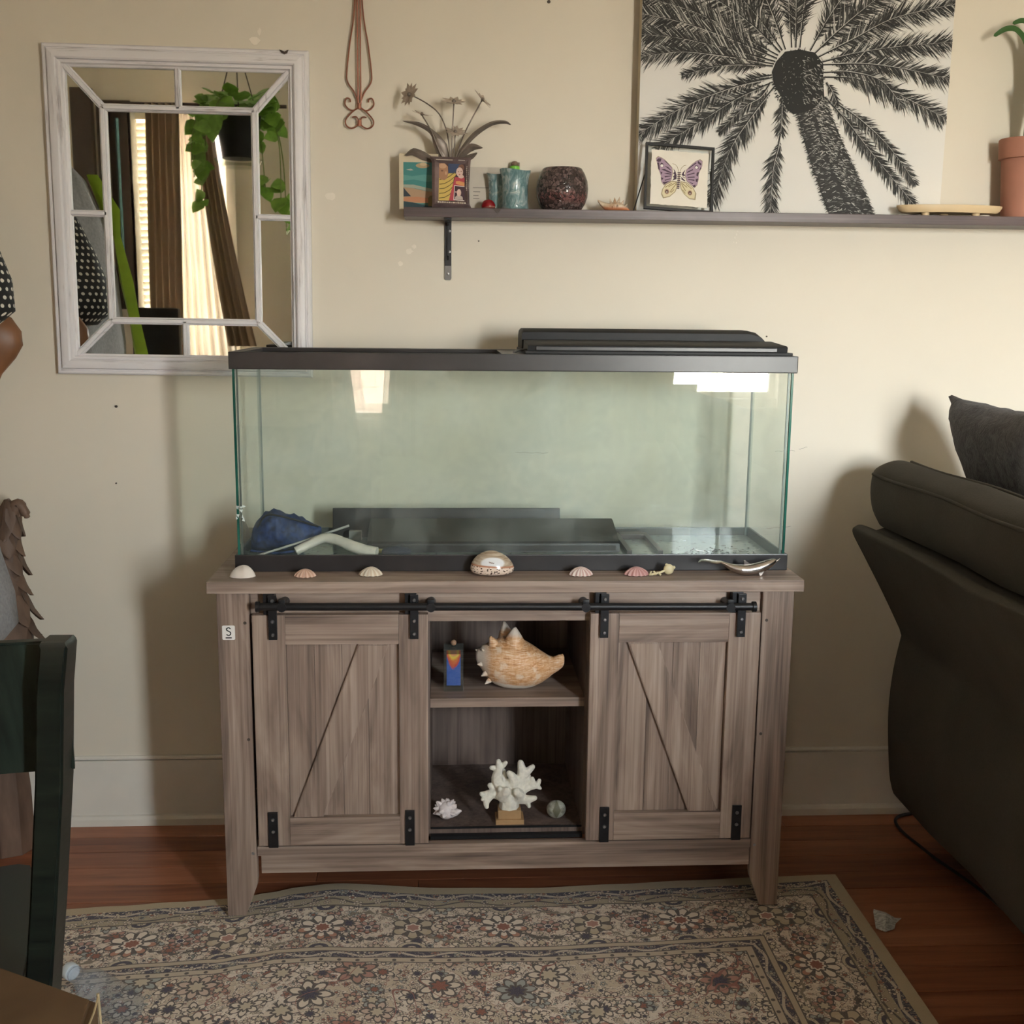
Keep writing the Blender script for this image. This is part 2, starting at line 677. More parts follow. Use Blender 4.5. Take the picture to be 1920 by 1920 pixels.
def window(n, w, sash=True, frame=TRIM, pane=PANE):
    a, b, c, d = w
    bm = B()
    f = .05
    for (p, q, r, s) in ((a - f, a, c - f, d + f), (b, b + f, c - f, d + f)):
        box(bm, p, q, Y0, Y0 + .018, r, s)
    box(bm, a, b, Y0, Y0 + .018, d, d + f)
    wn = struct('window_%d' % n, bm, frame)
    bm = B(); box(bm, a - f - .02, b + f + .02, Y0, Y0 + .045, c - f - .02, c - f + .005, .004); obj('window_sill', bm, frame, wn)
    y = Y0 - .06
    s = .032
    zs = [c, (c + d) / 2, d] if sash else [c, d]
    for i in range(len(zs) - 1):
        z0, z1 = zs[i], zs[i + 1]
        bm = B()
        box(bm, a, a + s, y - .015, y + .015, z0, z1); box(bm, b - s, b, y - .015, y + .015, z0, z1)
        box(bm, a + s, b - s, y - .015, y + .015, z0, z0 + s); box(bm, a + s, b - s, y - .015, y + .015, z1 - s, z1)
        sa = obj('sash', bm, frame, wn)
        bm = B(); box(bm, a + s, b - s, y - .002, y + .002, z0 + s, z1 - s); obj('pane', bm, pane, sa)
    return wn


window(1, WIN[0])
window(2, WIN[1])
window(3, WIN[2])
window(4, WIN[3], False, DARKW, TEALP)
k = M('added_wall_siding', (0.46, 0.30, 0.21), 0.8)
_z = k.xyz(k.co())[2]
k.base(k.mix((_z * 7.0).frac() < .06, (0.26, 0.19, 0.155), (0.13, 0.09, 0.075)))
bm = B(); box(bm, -4.2, .25, Y0 - 1.75, Y0 - 1.60, 0, 4.2); bm.normal_update()  # unseen wall added outside to cut the daylight through the left windows
single('added_house_wall', bm, k.m, 'added tan clapboard house wall outside, shading the left windows and reflected in the tank glass', 'house')
# dark door-like post beside the narrow green window
bm = B(); box(bm, -2.19, -2.075, Y0, Y0 + .05, 0, 2.55, .006); struct('trim_1', bm, DARKW)


# blinds in the left window
blind = thing('window_blind', 'white slatted blind in the curtained window seen in the mirror', 'blind', (-1.775, Y0 + .03, 1.0))
z = 1.02
while z < 2.38:
    bm = B(); box(bm, -.065, .115, -.019, .019, -.0012, .0012, mtx=Matrix.Translation((-1.775, Y0 + .035, z)) @ Matrix.Rotation(R(58), 4, 'X')); obj('slat', bm, BLIND, blind)
    z += .036
bm = B(); box(bm, -1.84, -1.66, Y0 + .019, Y0 + .055, 2.385, 2.42, .003); obj('head_rail', bm, BLIND, blind)


def cloth_mat(name, c, trans, sheer=0.0):
    k = M(name, c, 0.85)
    t = k.t
    t.nodes.remove(k.b)
    d = t.nodes.new('ShaderNodeBsdfDiffuse'); d.inputs[0].default_value = (*c, 1)
    tr = t.nodes.new('ShaderNodeBsdfTranslucent'); tr.inputs[0].default_value = (*c, 1)
    mx = t.nodes.new('ShaderNodeMixShader'); mx.inputs[0].default_value = trans
    t.links.new(d.outputs[0], mx.inputs[1]); t.links.new(tr.outputs[0], mx.inputs[2])
    last = mx
    if sheer:
        tp = t.nodes.new('ShaderNodeBsdfTransparent')
        m2 = t.nodes.new('ShaderNodeMixShader'); m2.inputs[0].default_value = sheer
        t.links.new(mx.outputs[0], m2.inputs[1]); t.links.new(tp.outputs[0], m2.inputs[2])
        last = m2
    t.links.new(last.outputs[0], k.o.inputs['Surface'])
    return k.m


DRAPE = cloth_mat('brown_curtain_cloth', (0.34, 0.255, 0.175), 0.05)
SHEER = cloth_mat('sheer_curtain_cloth', (0.62, 0.56, 0.46), 0.12, 0.0)


def curtain(name, label, xt, xb, ztop, zbot, y, folds, m, amp=.03, hang=None):
    """xt/xb: (left, right) at the top and at the hem."""
    def fn(u, v):
        k = v ** 1.3
        x = (xt[0] * (1 - k) + xb[0] * k) * (1 - u) + (xt[1] * (1 - k) + xb[1] * k) * u
        zz = ztop + (zbot - ztop) * v
        return (x, y + amp * math.sin(u * folds * 2 * PI + .5 * math.sin(v * 3)) + .008 * math.sin(u * 31 + v * 4), zz)
    bm = B(); grid(bm, folds * 8, 14, fn)
    return single(name, bm, m, label, 'curtain', smooth=60)


curtain('drape', 'brown drape left of the sheer curtain, seen in the mirror', (-1.755, -1.575), (-1.785, -1.60), 2.45, .75, Y0 + .16, 5, DRAPE)
curtain('drape', 'brown drape right of the sheer curtain flaring to the side, seen in the mirror', (-1.49, -1.395), (-1.35, -1.19), 2.43, 1.15, Y0 + .17, 4, DRAPE, .022)
curtain('sheer_curtain', 'glowing off-white sheer curtain between two brown drapes in the mirror', (-1.62, -1.43), (-1.64, -1.28), 2.44, .80, Y0 + .075, 7, SHEER, .014)
curtain('drape', 'brown drape half covering the window reflected in the right of the tank', (.82, 1.21), (.82, 1.15), 2.20, .70, Y0 + .12, 6, DRAPE)
curtain('drape', 'brown drape at the left of the middle window reflected in the tank glass', (-.74, -.66), (-.74, -.55), 1.75, .62, Y0 + .08, 3, DRAPE, .015)
curtain('drape', 'brown drape at the right of the middle window reflected in the tank glass', (-.40, -.28), (-.46, -.28), 1.75, .62, Y0 + .08, 3, DRAPE, .015)
oc = thing('office_chair', 'high-backed black chair in front of the curtained window seen in the mirror', 'chair', (-1.70, -3.42, 0))
bm = B(); box(bm, -1.83, -1.57, -3.50, -3.43, .62, 1.36, .03); obj('backrest', bm, BLACKP, oc, 40)
bm = B(); box(bm, -1.86, -1.54, -3.43, -3.02, .44, .53, .03); obj('seat', bm, BLACKP, oc, 40)
bm = B(); tube(bm, [(-1.70, -3.25, .10), (-1.70, -3.25, .44)], .025, 12); obj('column', bm, BLACKP, oc, 40)
for i in range(5):
    an = i * 2 * PI / 5
    bm = B(); tube(bm, [(-1.70, -3.25, .10), (-1.70 + .27 * math.cos(an), -3.25 + .27 * math.sin(an), .07)], [.022, .015], 8); lg = obj('leg', bm, BLACKP, oc, 40)
    bm = B(); ball(bm, (-1.70 + .27 * math.cos(an), -3.25 + .27 * math.sin(an), .0275), .027, 10, 8); obj('caster', bm, BLACKP, lg, 60)
bm = B(); box(bm, -1.83, -1.70, -3.52, -3.50, .70, .90, .005); obj('back_support', bm, BLACKP, oc)
bm = B(); tube(bm, [(-1.95, Y0 + .10, 2.46), (-1.0, Y0 + .10, 2.46)], .010, 10)
single('curtain_rod', bm, DARKW, 'dark curtain rod over the sheer curtain in the mirror', 'curtain rod', smooth=40)
bm = B(); tube(bm, [(.78, Y0 + .10, 2.22), (1.72, Y0 + .10, 2.22)], .010, 10)
single('curtain_rod', bm, DARKW, 'dark curtain rod over the window reflected in the tank glass', 'curtain rod', smooth=40)

# hanging pothos reflected in the mirror
LEAFG = plain('pothos_green', (0.24, 0.46, 0.075), 0.45, var=0.3, nscale=20)
STEMG = plain('vine_stem', (0.16, 0.24, 0.05), 0.6)
hp = thing('hanging_pothos', 'trailing green pothos in a black hanging pot, seen in the mirror', 'plant', (-1.18, -3.2, 2.08))
bm = B(); lathe(bm, [(0, 2.115), (.085, 2.115), (.112, 2.30), (.118, 2.33), (.108, 2.33), (.10, 2.30), (0, 2.29)], (-1.18, -3.2, 0), 24); obj('pot', bm, BLACKP, hp, 40)
bm = B(); lathe(bm, [(0, 2.07), (.10, 2.072), (.125, 2.11), (.122, 2.112), (.098, 2.078), (0, 2.076)], (-1.18, -3.2, 0), 24); obj('saucer', bm, clear('saucer_plastic', (.85, .87, .85)), hp, 40)
for s in range(3):
    an = s * 2 * PI / 3 + .4
    bm = B(); tube(bm, [(-1.18 + .115 * math.cos(an), -3.2 + .115 * math.sin(an), 2.325), (-1.18, -3.2, 2.70)], .003, 6); obj('hanger_cord', bm, DARKW, hp)
rl = random.Random(11)
vines = []
for i in range(9):
    an = rl.uniform(0, 2 * PI)
    L = rl.uniform(.12, .5) if i else .62
    if i == 0:
        an = -.2
    p = [Vector((-1.18 + .09 * math.cos(an), -3.2 + .09 * math.sin(an), 2.33))]
    p.append(p[0] + Vector((.07 * math.cos(an), .07 * math.sin(an), .05)))
    p.append(p[1] + Vector((.06 * math.cos(an), .06 * math.sin(an), -L * .4)))
    p.append(p[2] + Vector((.02 * math.cos(an + 1), .02, -L * .6)))
    vines.append(spline(p, 6))
for v in vines:
    bm = B(); tube(bm, v, .003, 5); obj('vine', bm, STEMG, hp, 60)
leaf_pts = [(0, 0), (.35, .12), (.48, .42), (.30, .78), (0, 1.1), (-.30, .78), (-.48, .42), (-.35, .12)]


def leaf(parent, p, d, up, size, m, name='leaf'):
    d = d.normalized()
    s = d.cross(up).normalized()
    n = s.cross(d)
    bm = B()
    c = bm.verts.new(p + d * size * .5 - n * size * .10)
    vs = [bm.verts.new(p + s * a * size + d * b * size - n * size * .18 * (b - .3) ** 2) for a, b in leaf_pts]
    for i in range(len(vs)):
        bm.faces.new((c, vs[i], vs[(i + 1) % len(vs)]))
    thick(bm, .0012)
    return obj(name, bm, m, parent, 60)


for i in range(110):
    v = vines[i % len(vines)]
    p = v[rl.randrange(2, len(v))]
    d = Vector((rl.uniform(-1, 1), rl.uniform(-.3, 1), rl.uniform(-1, .3)))
    leaf(hp, p, d, Vector((rl.uniform(-.3, .3), 1, .4)), rl.uniform(.055, .095), LEAFG)
for i in range(46):
    an = rl.uniform(0, 2 * PI)
    p = Vector((-1.18 + .10 * math.cos(an), -3.2 + .10 * math.sin(an), 2.33 + rl.uniform(0, .10)))
    leaf(hp, p, Vector((math.cos(an), math.sin(an), rl.uniform(-.4, .6))), Vector((0, .5, 1)), rl.uniform(.07, .12), LEAFG)

# ------------------------------------------------------------------ the console cabinet
CX = 0.02
cab = thing('cabinet', 'wood-grain console cabinet with two sliding barn doors under the aquarium', 'cabinet', (CX, -.30, 0))
HT = .7859
bm = B(); box(bm, -.6228, .6625, -.5184, -.085, .7605, HT, .0015); obj('top', bm, WOODX, cab)
for s in (-1, 1):
    o = CX + s * .6255          # outer face
    i = CX + s * .5570          # inner face
    t = CX + s * .5850          # inner toe
    pts = [(o, .0135), (o, .7600), (i, .7600), (i, .100), (i + s * .002, .085), (t, .0135)]
    bm = B(); prism(bm, pts, XZ, -.506, -.488, bev=.0012); leg = obj('leg', bm, WOODZ, cab)
    bm = B(); box(bm, min(o, o - s * .016), max(o, o - s * .016), -.488, -.430, .0135, .76, .001); obj('leg_return', bm, WOODZ, leg)
    bm = B(); prism(bm, pts, XZ, -.105, -.087, bev=.0012); obj('leg', bm, WOODZ, cab)
    bm = B(); box(bm, min(o - s * .002, o - s * .016), max(o - s * .002, o - s * .016), -.430, -.106, .105, .76); obj('side_panel', bm, WOODZ, cab)
    for zz in (.693, .430, .163):
        bm = B(); lathe(bm, [(0, -.5067), (.0032, -.5067), (.0038, -.5055)], (CX + s * (.567 if zz > .2 else .5655), 0, zz), 10, 'y')
        obj('cap', bm, NAIL if zz > .2 else STEEL, leg, 40)
bm = B(); box(bm, CX - .556, CX + .556, -.492, -.476, .691, .760); obj('header_rail', bm, WOODX, cab)
bm = B(); box(bm, CX - .5555, CX + .5555, -.509, -.490, .158, .1795, .001); obj('lower_rail', bm, WOODX, cab)
bm = B(); box(bm, CX - .549, CX + .5565, -.500, -.484, .112, .1575, .001); obj('apron', bm, WOODX, cab)
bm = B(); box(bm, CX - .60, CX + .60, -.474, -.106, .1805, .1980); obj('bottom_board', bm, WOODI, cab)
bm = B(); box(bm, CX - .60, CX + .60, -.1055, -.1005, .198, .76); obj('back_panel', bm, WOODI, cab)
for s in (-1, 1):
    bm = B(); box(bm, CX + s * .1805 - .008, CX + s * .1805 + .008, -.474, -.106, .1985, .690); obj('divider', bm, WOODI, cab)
bm = B(); box(bm, CX - .172, CX + .172, -.472, -.106, .4865, .5075, .0008); obj('shelf', bm, WOODX, cab)
bm = B(); box(bm, CX - .172, CX + .172, -.490, -.476, .1805, .1890); box(bm, CX - .172, CX + .172, -.4745, -.472, .1985, .203); obj('floor_guide', bm, BLACKP, cab)
# doors
for s, BR in ((-1, WOODB), (1, WOODB2)):
    X = lambda a: CX + s * a
    def bx(name, a, b, y0, y1, z0, z1, m, par, bev=.0012):
        bm = B(); box(bm, min(X(a), X(b)), max(X(a), X(b)), y0, y1, z0, z1, bev); return obj(name, bm, m, par)
    bm = B()
    ya, yb = -.519, -.500
    door = bx('door', .2380, .4805, -.5050, -.5000, .2520, .6475, WOODI, cab, 0)
    bx('stile', .4805, .5500, ya, yb, .187, .7135, WOODZ, door)
    bx('stile', .1760, .2385, ya, yb, .187, .7135, WOODZ, door)
    bx('top_rail', .2387, .4803, ya, yb, .6480, .7135, WOODX, door)
    bx('bottom_rail', .2387, .4803, ya, yb, .187, .2515, WOODX, door)
    edges = [.2388, .306, .362, .421, .4802]
    for k in range(4):
        bx('plank', edges[k] + .0005, edges[k + 1] - .0005, -.5064 - .0004 * (k % 2), -.5052, .2522, .6473, WOODZ, door, .0004)
    pts = [(X(.4724), .2523), (X(.4070), .2523), (X(.2595), .6472), (X(.3249), .6472)]
    bm = B(); prism(bm, pts, XZ, -.5182, -.5070, bev=.0022); obj('brace', bm, BR, door)
    # hangers, straps, foot brackets
    for a in (.505, .205):
        xc = X(a)
        bm = B()
        box(bm, xc - .009, xc + .009, -.5285, -.5215, .6615, .7585, .0012)
        hg = obj('hanger_strap', bm, IRON, door)
        bm = B(); box(bm, xc - .020, xc + .004, -.5200, -.4945, .7150, .7600, .001); obj('roller_block', bm, IRON, hg)
        for zz in (.7475, .7020, .6730):
            bm = B(); lathe(bm, [(0, -.5318), (.0030, -.5316), (.0042, -.5295), (.0044, -.5285)], (xc, 0, zz), 10, 'y'); obj('bolt', bm, GUN if zz > .74 else STEEL, hg, 40)
        xb = X(a + .012)
        bm = B(); box(bm, xb - .0105, xb + .0105, -.5235, -.5185, .1840, .2670, .0012); ft = obj('foot_bracket', bm, IRON, door)
        for zz in (.2500, .2220):
            bm = B(); lathe(bm, [(0, -.5268), (.0028, -.5266), (.0040, -.5245), (.0042, -.5235)], (xb, 0, zz), 10, 'y'); obj('bolt', bm, STEEL, ft, 40)
# track
bm = B(); tube(bm, [(-.509, -.540, .7380), (.5436, -.540, .7330)], .0082, 14); track = obj('track_bar', bm, IRON, cab, 40)
for x in (-.513, .5476):
    bm = B(); lathe(bm, [(0, x - .004), (.0115, x - .004), (.0115, x + .004), (0, x + .004)], (0, -.540, .7355 - .0047 * x), 14, 'x'); obj('end_cap', bm, IRON, track, 40)
for x in (-.462, -.149, .1815, .495):
    zc = .7355 - .0047 * x
    bm = B(); tube(bm, [(x, -.5485, zc), (x, -.492, zc)], .0100, 12); box(bm, x - .007, x + .007, -.547, -.535, zc + .006, zc + .0165, .002); obj('standoff', bm, IRON, track, 40)
# sticker on the left leg
STK = plain('sticker_white', (0.80, 0.78, 0.75), 0.4, var=0.02)
INK = plain('black_ink', (0.012, 0.012, 0.014), 0.5, var=0.05)
q = []
for cxx, czz, a0 in ((.0105, .0130, 0), (-.0105, .0130, 90), (-.0105, -.0130, 180), (.0105, -.0130, 270)):
    for k in range(4):
        q.append((-.5805 + cxx + .003 * math.cos(R(a0 + 30 * k)) - .0015, .6735 + czz + .003 * math.sin(R(a0 + 30 * k)) - .0015))
bm = B(); prism(bm, q, XZ, -.50665, -.5060); stk = obj('sticker', bm, STK, cab, label='small white size sticker printed with a black S')
sp = spline([(.0042, 0, .0060), (.0008, 0, .0086), (-.0034, 0, .0068), (-.0036, 0, .0032), (.0002, 0, .0008), (.0040, 0, -.0020), (.0038, 0, -.0062), (-.0002, 0, -.0086), (-.0044, 0, -.0062)], 5)
bm = B(); tube(bm, [p + Vector((-.5820, -.50670, .6745)) for p in sp], .00135, 6, flat=((0, 1, 0), .12)); box(bm, -.5885, -.5755, -.50685, -.50660, .6595, .6620); obj('letter_s', bm, INK, stk)

# ------------------------------------------------------------------ the aquarium
GLASSF = clear('aquarium_glass', (0.970, 0.991, 0.981), haze=.052, hazecol=(0.72, 0.80, 0.765), streak=3.4)
GLASSS = clear('aquarium_side_glass', (0.955, 0.985, 0.97), haze=.03)
k = M('aquarium_bottom_glass', (0.10, 0.14, 0.14), 0.06)
_n = k.noise(k.warp(k.co(), 6, .1), 60, 4)
k.base(k.ramp(_n, [(0.35, (0.25, 0.30, 0.28)), (0.62, (0.20, 0.25, 0.24)), (0.68, (0.03, 0.035, 0.035))]))
GLASSB = k.m
k = M('glass_edge_green', (0.012, 0.10, 0.075), 0.12)
_n = k.noise(k.co('Object', (20, 20, 3)), 2, 3)
k.base(k.ramp(_n, [(0.3, (0.006, 0.05, 0.038)), (0.7, (0.03, 0.17, 0.125))]))
GEDGE = k.m
SILI = plain('grey_silicone', (0.20, 0.23, 0.21), 0.35)
TX0, TX1, TY0, TY1 = -.5796, .6524, -.4230, -.1000
TZ0 = HT + .0002
tank = thing('aquarium', 'empty rectangular glass aquarium with black trim on the cabinet', 'aquarium', ((TX0 + TX1) / 2, (TY0 + TY1) / 2, TZ0))


def ring(x0, x1, y0, y1, w, z0, z1, bev=.002):
    bm = B()
    box(bm, x0, x1, y0, y0 + w, z0, z1, bev); box(bm, x0, x1, y1 - w, y1, z0, z1, bev)
    box(bm, x0, x0 + w, y0 + w - .002, y1 - w + .002, z0, z1, bev); box(bm, x1 - w, x1, y0 + w - .002, y1 - w + .002, z0, z1, bev)
    return bm


bt = obj('bottom_trim', ring(TX0, TX1, TY0, TY1, .0055, TZ0, .8236), BLACKT, tank)
obj('inner_lip', ring(TX0 + .006, TX1 - .006, TY0 + .006, TY1 - .006, .012, TZ0 + .001, .800), BLACKT, bt)
tt = obj('top_trim', ring(TX0, TX1, TY0, TY1, .0055, 1.2286, 1.2655), BLACKT, tank)
obj('top_lip', ring(TX0 + .005, TX1 - .005, TY0 + .005, TY1 - .005, .020, 1.2560, 1.2648, .001), BLACKT, tt)
bm = B(); box(bm, .005, .060, TY0 + .020, TY1 - .020, 1.2500, 1.2640, .001); obj('center_brace', bm, BLACKT, tank)
g0, gx0, gx1 = TY0 + .0065, TX0 + .0065, TX1 - .0065
GT = .006
bm = B(); box(bm, gx0, gx1, g0, g0 + GT, .8025, 1.2555); fp = obj('front_pane', bm, GLASSF, tank)
bm = B(); box(bm, gx0, gx1, TY1 - .0065 - GT, TY1 - .0065, .8025, 1.2555); obj('back_pane', bm, GLASSF, tank)
for a in (gx0, gx1 - GT):
    bm = B(); box(bm, a, a + GT, g0 + GT + .0005, TY1 - .007 - GT, .8025, 1.2555); obj('side_pane', bm, GLASSS, tank)
bm = B(); box(bm, gx0 + GT, gx1 - GT, g0 + GT, TY1 - .007 - GT, .7985, .8050); obj('bottom_pane', bm, GLASSB, tank)
for a in (gx0 - .0004, gx1 - .0046):
    bm = B(); box(bm, a, a + .005, g0 - .0004, g0 + GT, .8236, 1.2286, .0005); obj('glass_edge', bm, GEDGE, tank, label='dark green cut edge of the glass')
for a in (gx0 + GT, gx1 - GT - .004):
    for yy in (g0 + GT, TY1 - .0115 - GT):
        bm = B(); box(bm, a, a + .004, yy, yy + .004, .8055, 1.2286); obj('silicone_seam', bm, SILI, tank)
# chipped corner
CHIPM = plain('chipped_glass', (0.75, 0.83, 0.80), 0.15)
bm = B()
rq = random.Random(5)
for i in range(9):
    c = Vector((gx0 + .004 + rq.uniform(-.006, .012), g0 - .001, .915 + rq.uniform(-.022, .018)))
    a = rq.uniform(0, 6.28)
    pts = [(c.x + .007 * math.cos(a + t) * rq.uniform(.3, 1), c.z + .007 * math.sin(a + t) * rq.uniform(.3, 1)) for t in (0, 2.1, 4.2)]
    prism(bm, pts, XZ, g0 - .0016, g0 - .0002)
obj('chip', bm, CHIPM, tank, label='white chipped spot at the left edge of the glass')

# hood resting on the right half of the top trim
hood = thing('aquarium_hood', 'black plastic aquarium lid with light hood on the right of the tank', 'lid', (.36, -.25, 1.2657))
bm = B(); box(bm, .0540, .6430, -.412, -.112, 1.2657, 1.2720, .0015); obj('flange', bm, BLACKP, hood)
bm = B()
prof = [(-.400, 1.2722), (-.402, 1.2835), (-.395, 1.2860), (-.270, 1.2935), (-.262, 1.2722)]
loft(bm, [[(x, y, z) for y, z in prof] for x in (.060, .0635, .6225, .634)])
obj('front_flap', bm, BLACKP, hood, 30)
bm = B(); box(bm, .078, .610, -.4040, -.4015, 1.2735, 1.2815, .0008); obj('flap_panel', bm, BLACKT, hood)
bm = B()
rr = []
for x, k_ in ((.0565, .90), (.060, 1), (.30, 1), (.585, 1), (.605, .90), (.622, .62), (.634, .30)):
    h = (1.3180 - 1.2722) * k_
    rr.append([(x, -.256, 1.2722), (x, -.254, 1.2722 + h * .82), (x, -.238, 1.2722 + h * .98), (x, -.18, 1.2722 + h), (x, -.140, 1.2722 + h * .95), (x, -.122, 1.2722 + h * .70), (x, -.120, 1.2722)])
loft(bm, rr)
obj('light_housing', bm, BLACKP, hood, 40)
bm = B(); tube(bm, spline([(.072, -.36, 1.2745), (.045, -.365, 1.272), (.03, -.40, 1.269)], 5), .003, 6); obj('latch', bm, GUN, hood, 40)

# ---- things lying in the tank
TF = .8056
NETM = plain('blue_net_mesh', (0.018, 0.040, 0.125), 0.7, var=0.6, nscale=70, bump=.6)
net = thing('fish_net', 'dark blue mesh fish net crumpled in the left corner of the tank', 'net', (-.49, -.27, TF))
bm = B()
rings = []
_sec = [(-.567, .833, .010), (-.560, .860, .030), (-.548, .880, .045), (-.530, .896, .055), (-.508, .901, .060), (-.485, .893, .060), (-.462, .888, .055), (-.440, .878, .042), (-.422, .868, .026), (-.405, .861, .006)]
for p_ in spline(_sec, 4):
    x, zt, yh = p_
    r_ = []
    zb = TF + max(0, (x + .46) * .75 if x > -.46 else 0)
    for kx in range(28):
        th = 2 * PI * kx / 28
        w_ = 1 + .05 * math.sin(5 * th + x * 120) + .035 * math.sin(9 * th - x * 260) + .03 * math.sin(x * 310 + th * 2)
        zz = (zt + zb) / 2 + (zt - zb) / 2 * math.sin(th) * (w_ if math.sin(th) > 0 else 1)
        r_.append((x, -.280 + yh * math.cos(th) * w_ - .02 * (zz - TF) / .1, max(TF, zz)))
    rings.append(r_)
loft(bm, rings)
obj('mesh_bag', bm, NETM, net, 60)
bm = B(); tube(bm, spline([(-.545, -.325, .835), (-.542, -.330, .870), (-.520, -.335, .897), (-.480, -.335, .892), (-.445, -.325, .880), (-.411, -.300, .864)], 6), .0022, 6); obj('wire_rim', bm, INK, net, 60)
bm = B(); tube(bm, spline([(-.56, -.335, .815), (-.50, -.348, .812), (-.45, -.345, .818)], 5), .003, 6); obj('hem_cord', bm, NETM, net, 60)

PVC = plain('white_pvc', (0.62, 0.60, 0.53), 0.35, var=0.08, nscale=40)
pipe = thing('pipe', 'white plastic elbow pipe lying at the front left of the tank', 'pipe', (-.37, -.37, TF))
bm = B(); tube(bm, spline([(-.455, -.360, .8190), (-.425, -.350, .8330), (-.395, -.345, .8450), (-.365, -.350, .8430), (-.325, -.370, .8310), (-.276, -.385, .8185)], 6), [.0100] * 8 + [.0105] * 6 + [.0118] * 8 + [.0130] * 9, 14, caps=False)
thick(bm, .0018); obj('tube', bm, PVC, pipe, 50)
bm = B(); tube(bm, [(-.294, -.3805, .8225), (-.272, -.3860, .8195)], .0139, 14, caps=False); thick(bm, .0022); obj('collar', bm, PVC, pipe, 50)
bm = B(); tube(bm, [(-.545, -.395, .8130), (-.455, -.340, .8330), (-.340, -.305, .8670)], .0028, 8)
single('rod', bm, plain('grey_rod', (0.33, 0.33, 0.31), 0.4), 'thin grey rod resting across the white elbow pipe', 'rod', smooth=40)

SLATE = plain('dull_black_panel', (0.008, 0.008, 0.009), 0.42, var=0.35, nscale=14)
bm = B(); box(bm, -.395, .165, -.004, .004, 0, .072, .002, mtx=Matrix.Translation((0, -.137, TF)) @ Matrix.Rotation(R(-12), 4, 'X'))
single('panel', bm, SLATE, 'black panel leaning at the back of the tank, farther of two', 'panel')
tray = thing('tray', 'black plastic lid tray lying in front of the leaning black panel', 'tray', (-.02, -.24, TF))
bm = B(); prism(bm, [(-.315, TF), (-.312, TF + .020), (-.306, TF + .024), (-.185, TF + .056), (-.182, TF)], YZ, -.300, .288, bev=.002); obj('shell', bm, SLATE, tray)
bm = B(); box(bm, -.29, .278, -.3165, -.3145, TF + .004, TF + .017, .0006); obj('rib', bm, BLACKT, tray)
FRB = plain('brown_plastic_strip', (0.035, 0.022, 0.018), 0.45)
fr = thing('hatch_frame', 'dark brown plastic hatch frame lying right of the black tray', 'frame', (.33, -.22, TF))
for a in ((.372, .384, -.345, -.125), (.300, .312, -.345, -.125)):
    bm = B(); box(bm, a[0], a[1], a[2], a[3], TF, TF + .010, .001); obj('side_bar', bm, FRB, fr)
bm = B(); box(bm, .312, .372, -.165, -.125, TF, TF + .012, .001); obj('hinge_bar', bm, FRB, fr)
bm = B(); box(bm, -.352, -.322, -.176, -.155, TF + .0135, TF + .036, .0015, mtx=Matrix.Translation((0, 0, -.0135)))
single('block', bm, plain('pale_grey_block', (0.27, 0.28, 0.26), 0.5), 'small pale grey plastic block before the leaning black panel', 'block')
bm = B()
rings = []
for x, hw, hh in ((-.292, .002, .001), (-.285, .005, .004), (-.272, .007, .006), (-.260, .006, .005), (-.254, .002, .002), (-.246, .004, .005)):
    rings.append([(x, -.330 + hw * math.cos(t), TF + .0065 + hh * math.sin(t)) for t in [2 * PI * i / 8 for i in range(8)]])
loft(bm, rings)
single('lure', bm, plain('pale_yellow_plastic', (0.55, 0.52, 0.22), 0.35), 'tiny pale yellow lure lying behind the white pipe', 'lure', smooth=60)
bm = B(); rings = []
for x, hw, hh in ((-.262, .010, .004), (-.250, .016, .010), (-.225, .018, .012), (-.205, .014, .009), (-.196, .006, .004)):
    rings.append([(x, -.362 + hw * math.cos(t), TF + .0125 + hh * math.sin(t)) for t in [2 * PI * i / 10 for i in range(10)]])
loft(bm, rings)
single('sponge', bm, plain('navy_sponge', (0.012, 0.018, 0.040), 0.8, bump=.4), 'dark navy sponge lump beside the open end of the white pipe', 'sponge', smooth=60)
# grit on the tank floor, too fine to count
bm = B()
rq = random.Random(9)
for i in range(150):
    x, y = rq.gauss(.50, .06), rq.gauss(-.33, .035)
    if .40 < x < .62 and -.405 < y < -.13:
        s = rq.uniform(.0008, .0022)
        ball(bm, (x, y, TF + s * .3), s, 6, 4, (1.3, 1, .5))
g = single('grit', bm, INK, 'dark grit scattered on the right of the tank floor', 'grit')
g['kind'] = 'stuff'

# ------------------------------------------------------------------ mirror on the left of the wall
k = M('distressed_white_paint', (0.62, 0.58, 0.56), 0.5)
_c = k.co('Object', (9, 9, 9), (0, 0, 0), True)
MFR = {}
for _key, _sc in (('level', (5, 60, 90)), ('upright', (90, 60, 5))):
    k = M('distressed_white_paint_' + _key, (0.62, 0.58, 0.56), 0.5)
    _a = k.noise(k.co('Object', _sc, (0, 0, 0), True), 1.0, 5, .7)
    _d = k.noise(k.co('Object', (9, 9, 9), (0, 0, 0), True), .8, 3)
    k.base(k.mix((_a * .7 + _d * .3).sstep(.52, .68), (0.74, 0.72, 0.735), (0.33, 0.29, 0.29)))
    k.bump(_a, .15, .001)
    MFR[_key] = k.m
MFRAME = MFR['upright']
MIRR = M('mirror_silver', (0.84, 0.86, 0.84), 0.015, 1.0).m
MC = Vector((-.7575, 0, 1.5770))
mirror = thing('mirror', 'white distressed wooden frame mirror with windowpane muntins on the left wall area', 'mirror', tuple(MC))
TILT = Matrix.Translation(MC) @ Matrix.Rotation(R(.45), 4, 'Y') @ Matrix.Translation(-MC)
HW, HH = .3105, .3860


def mfix(bm):
    return xform(bm, TILT)


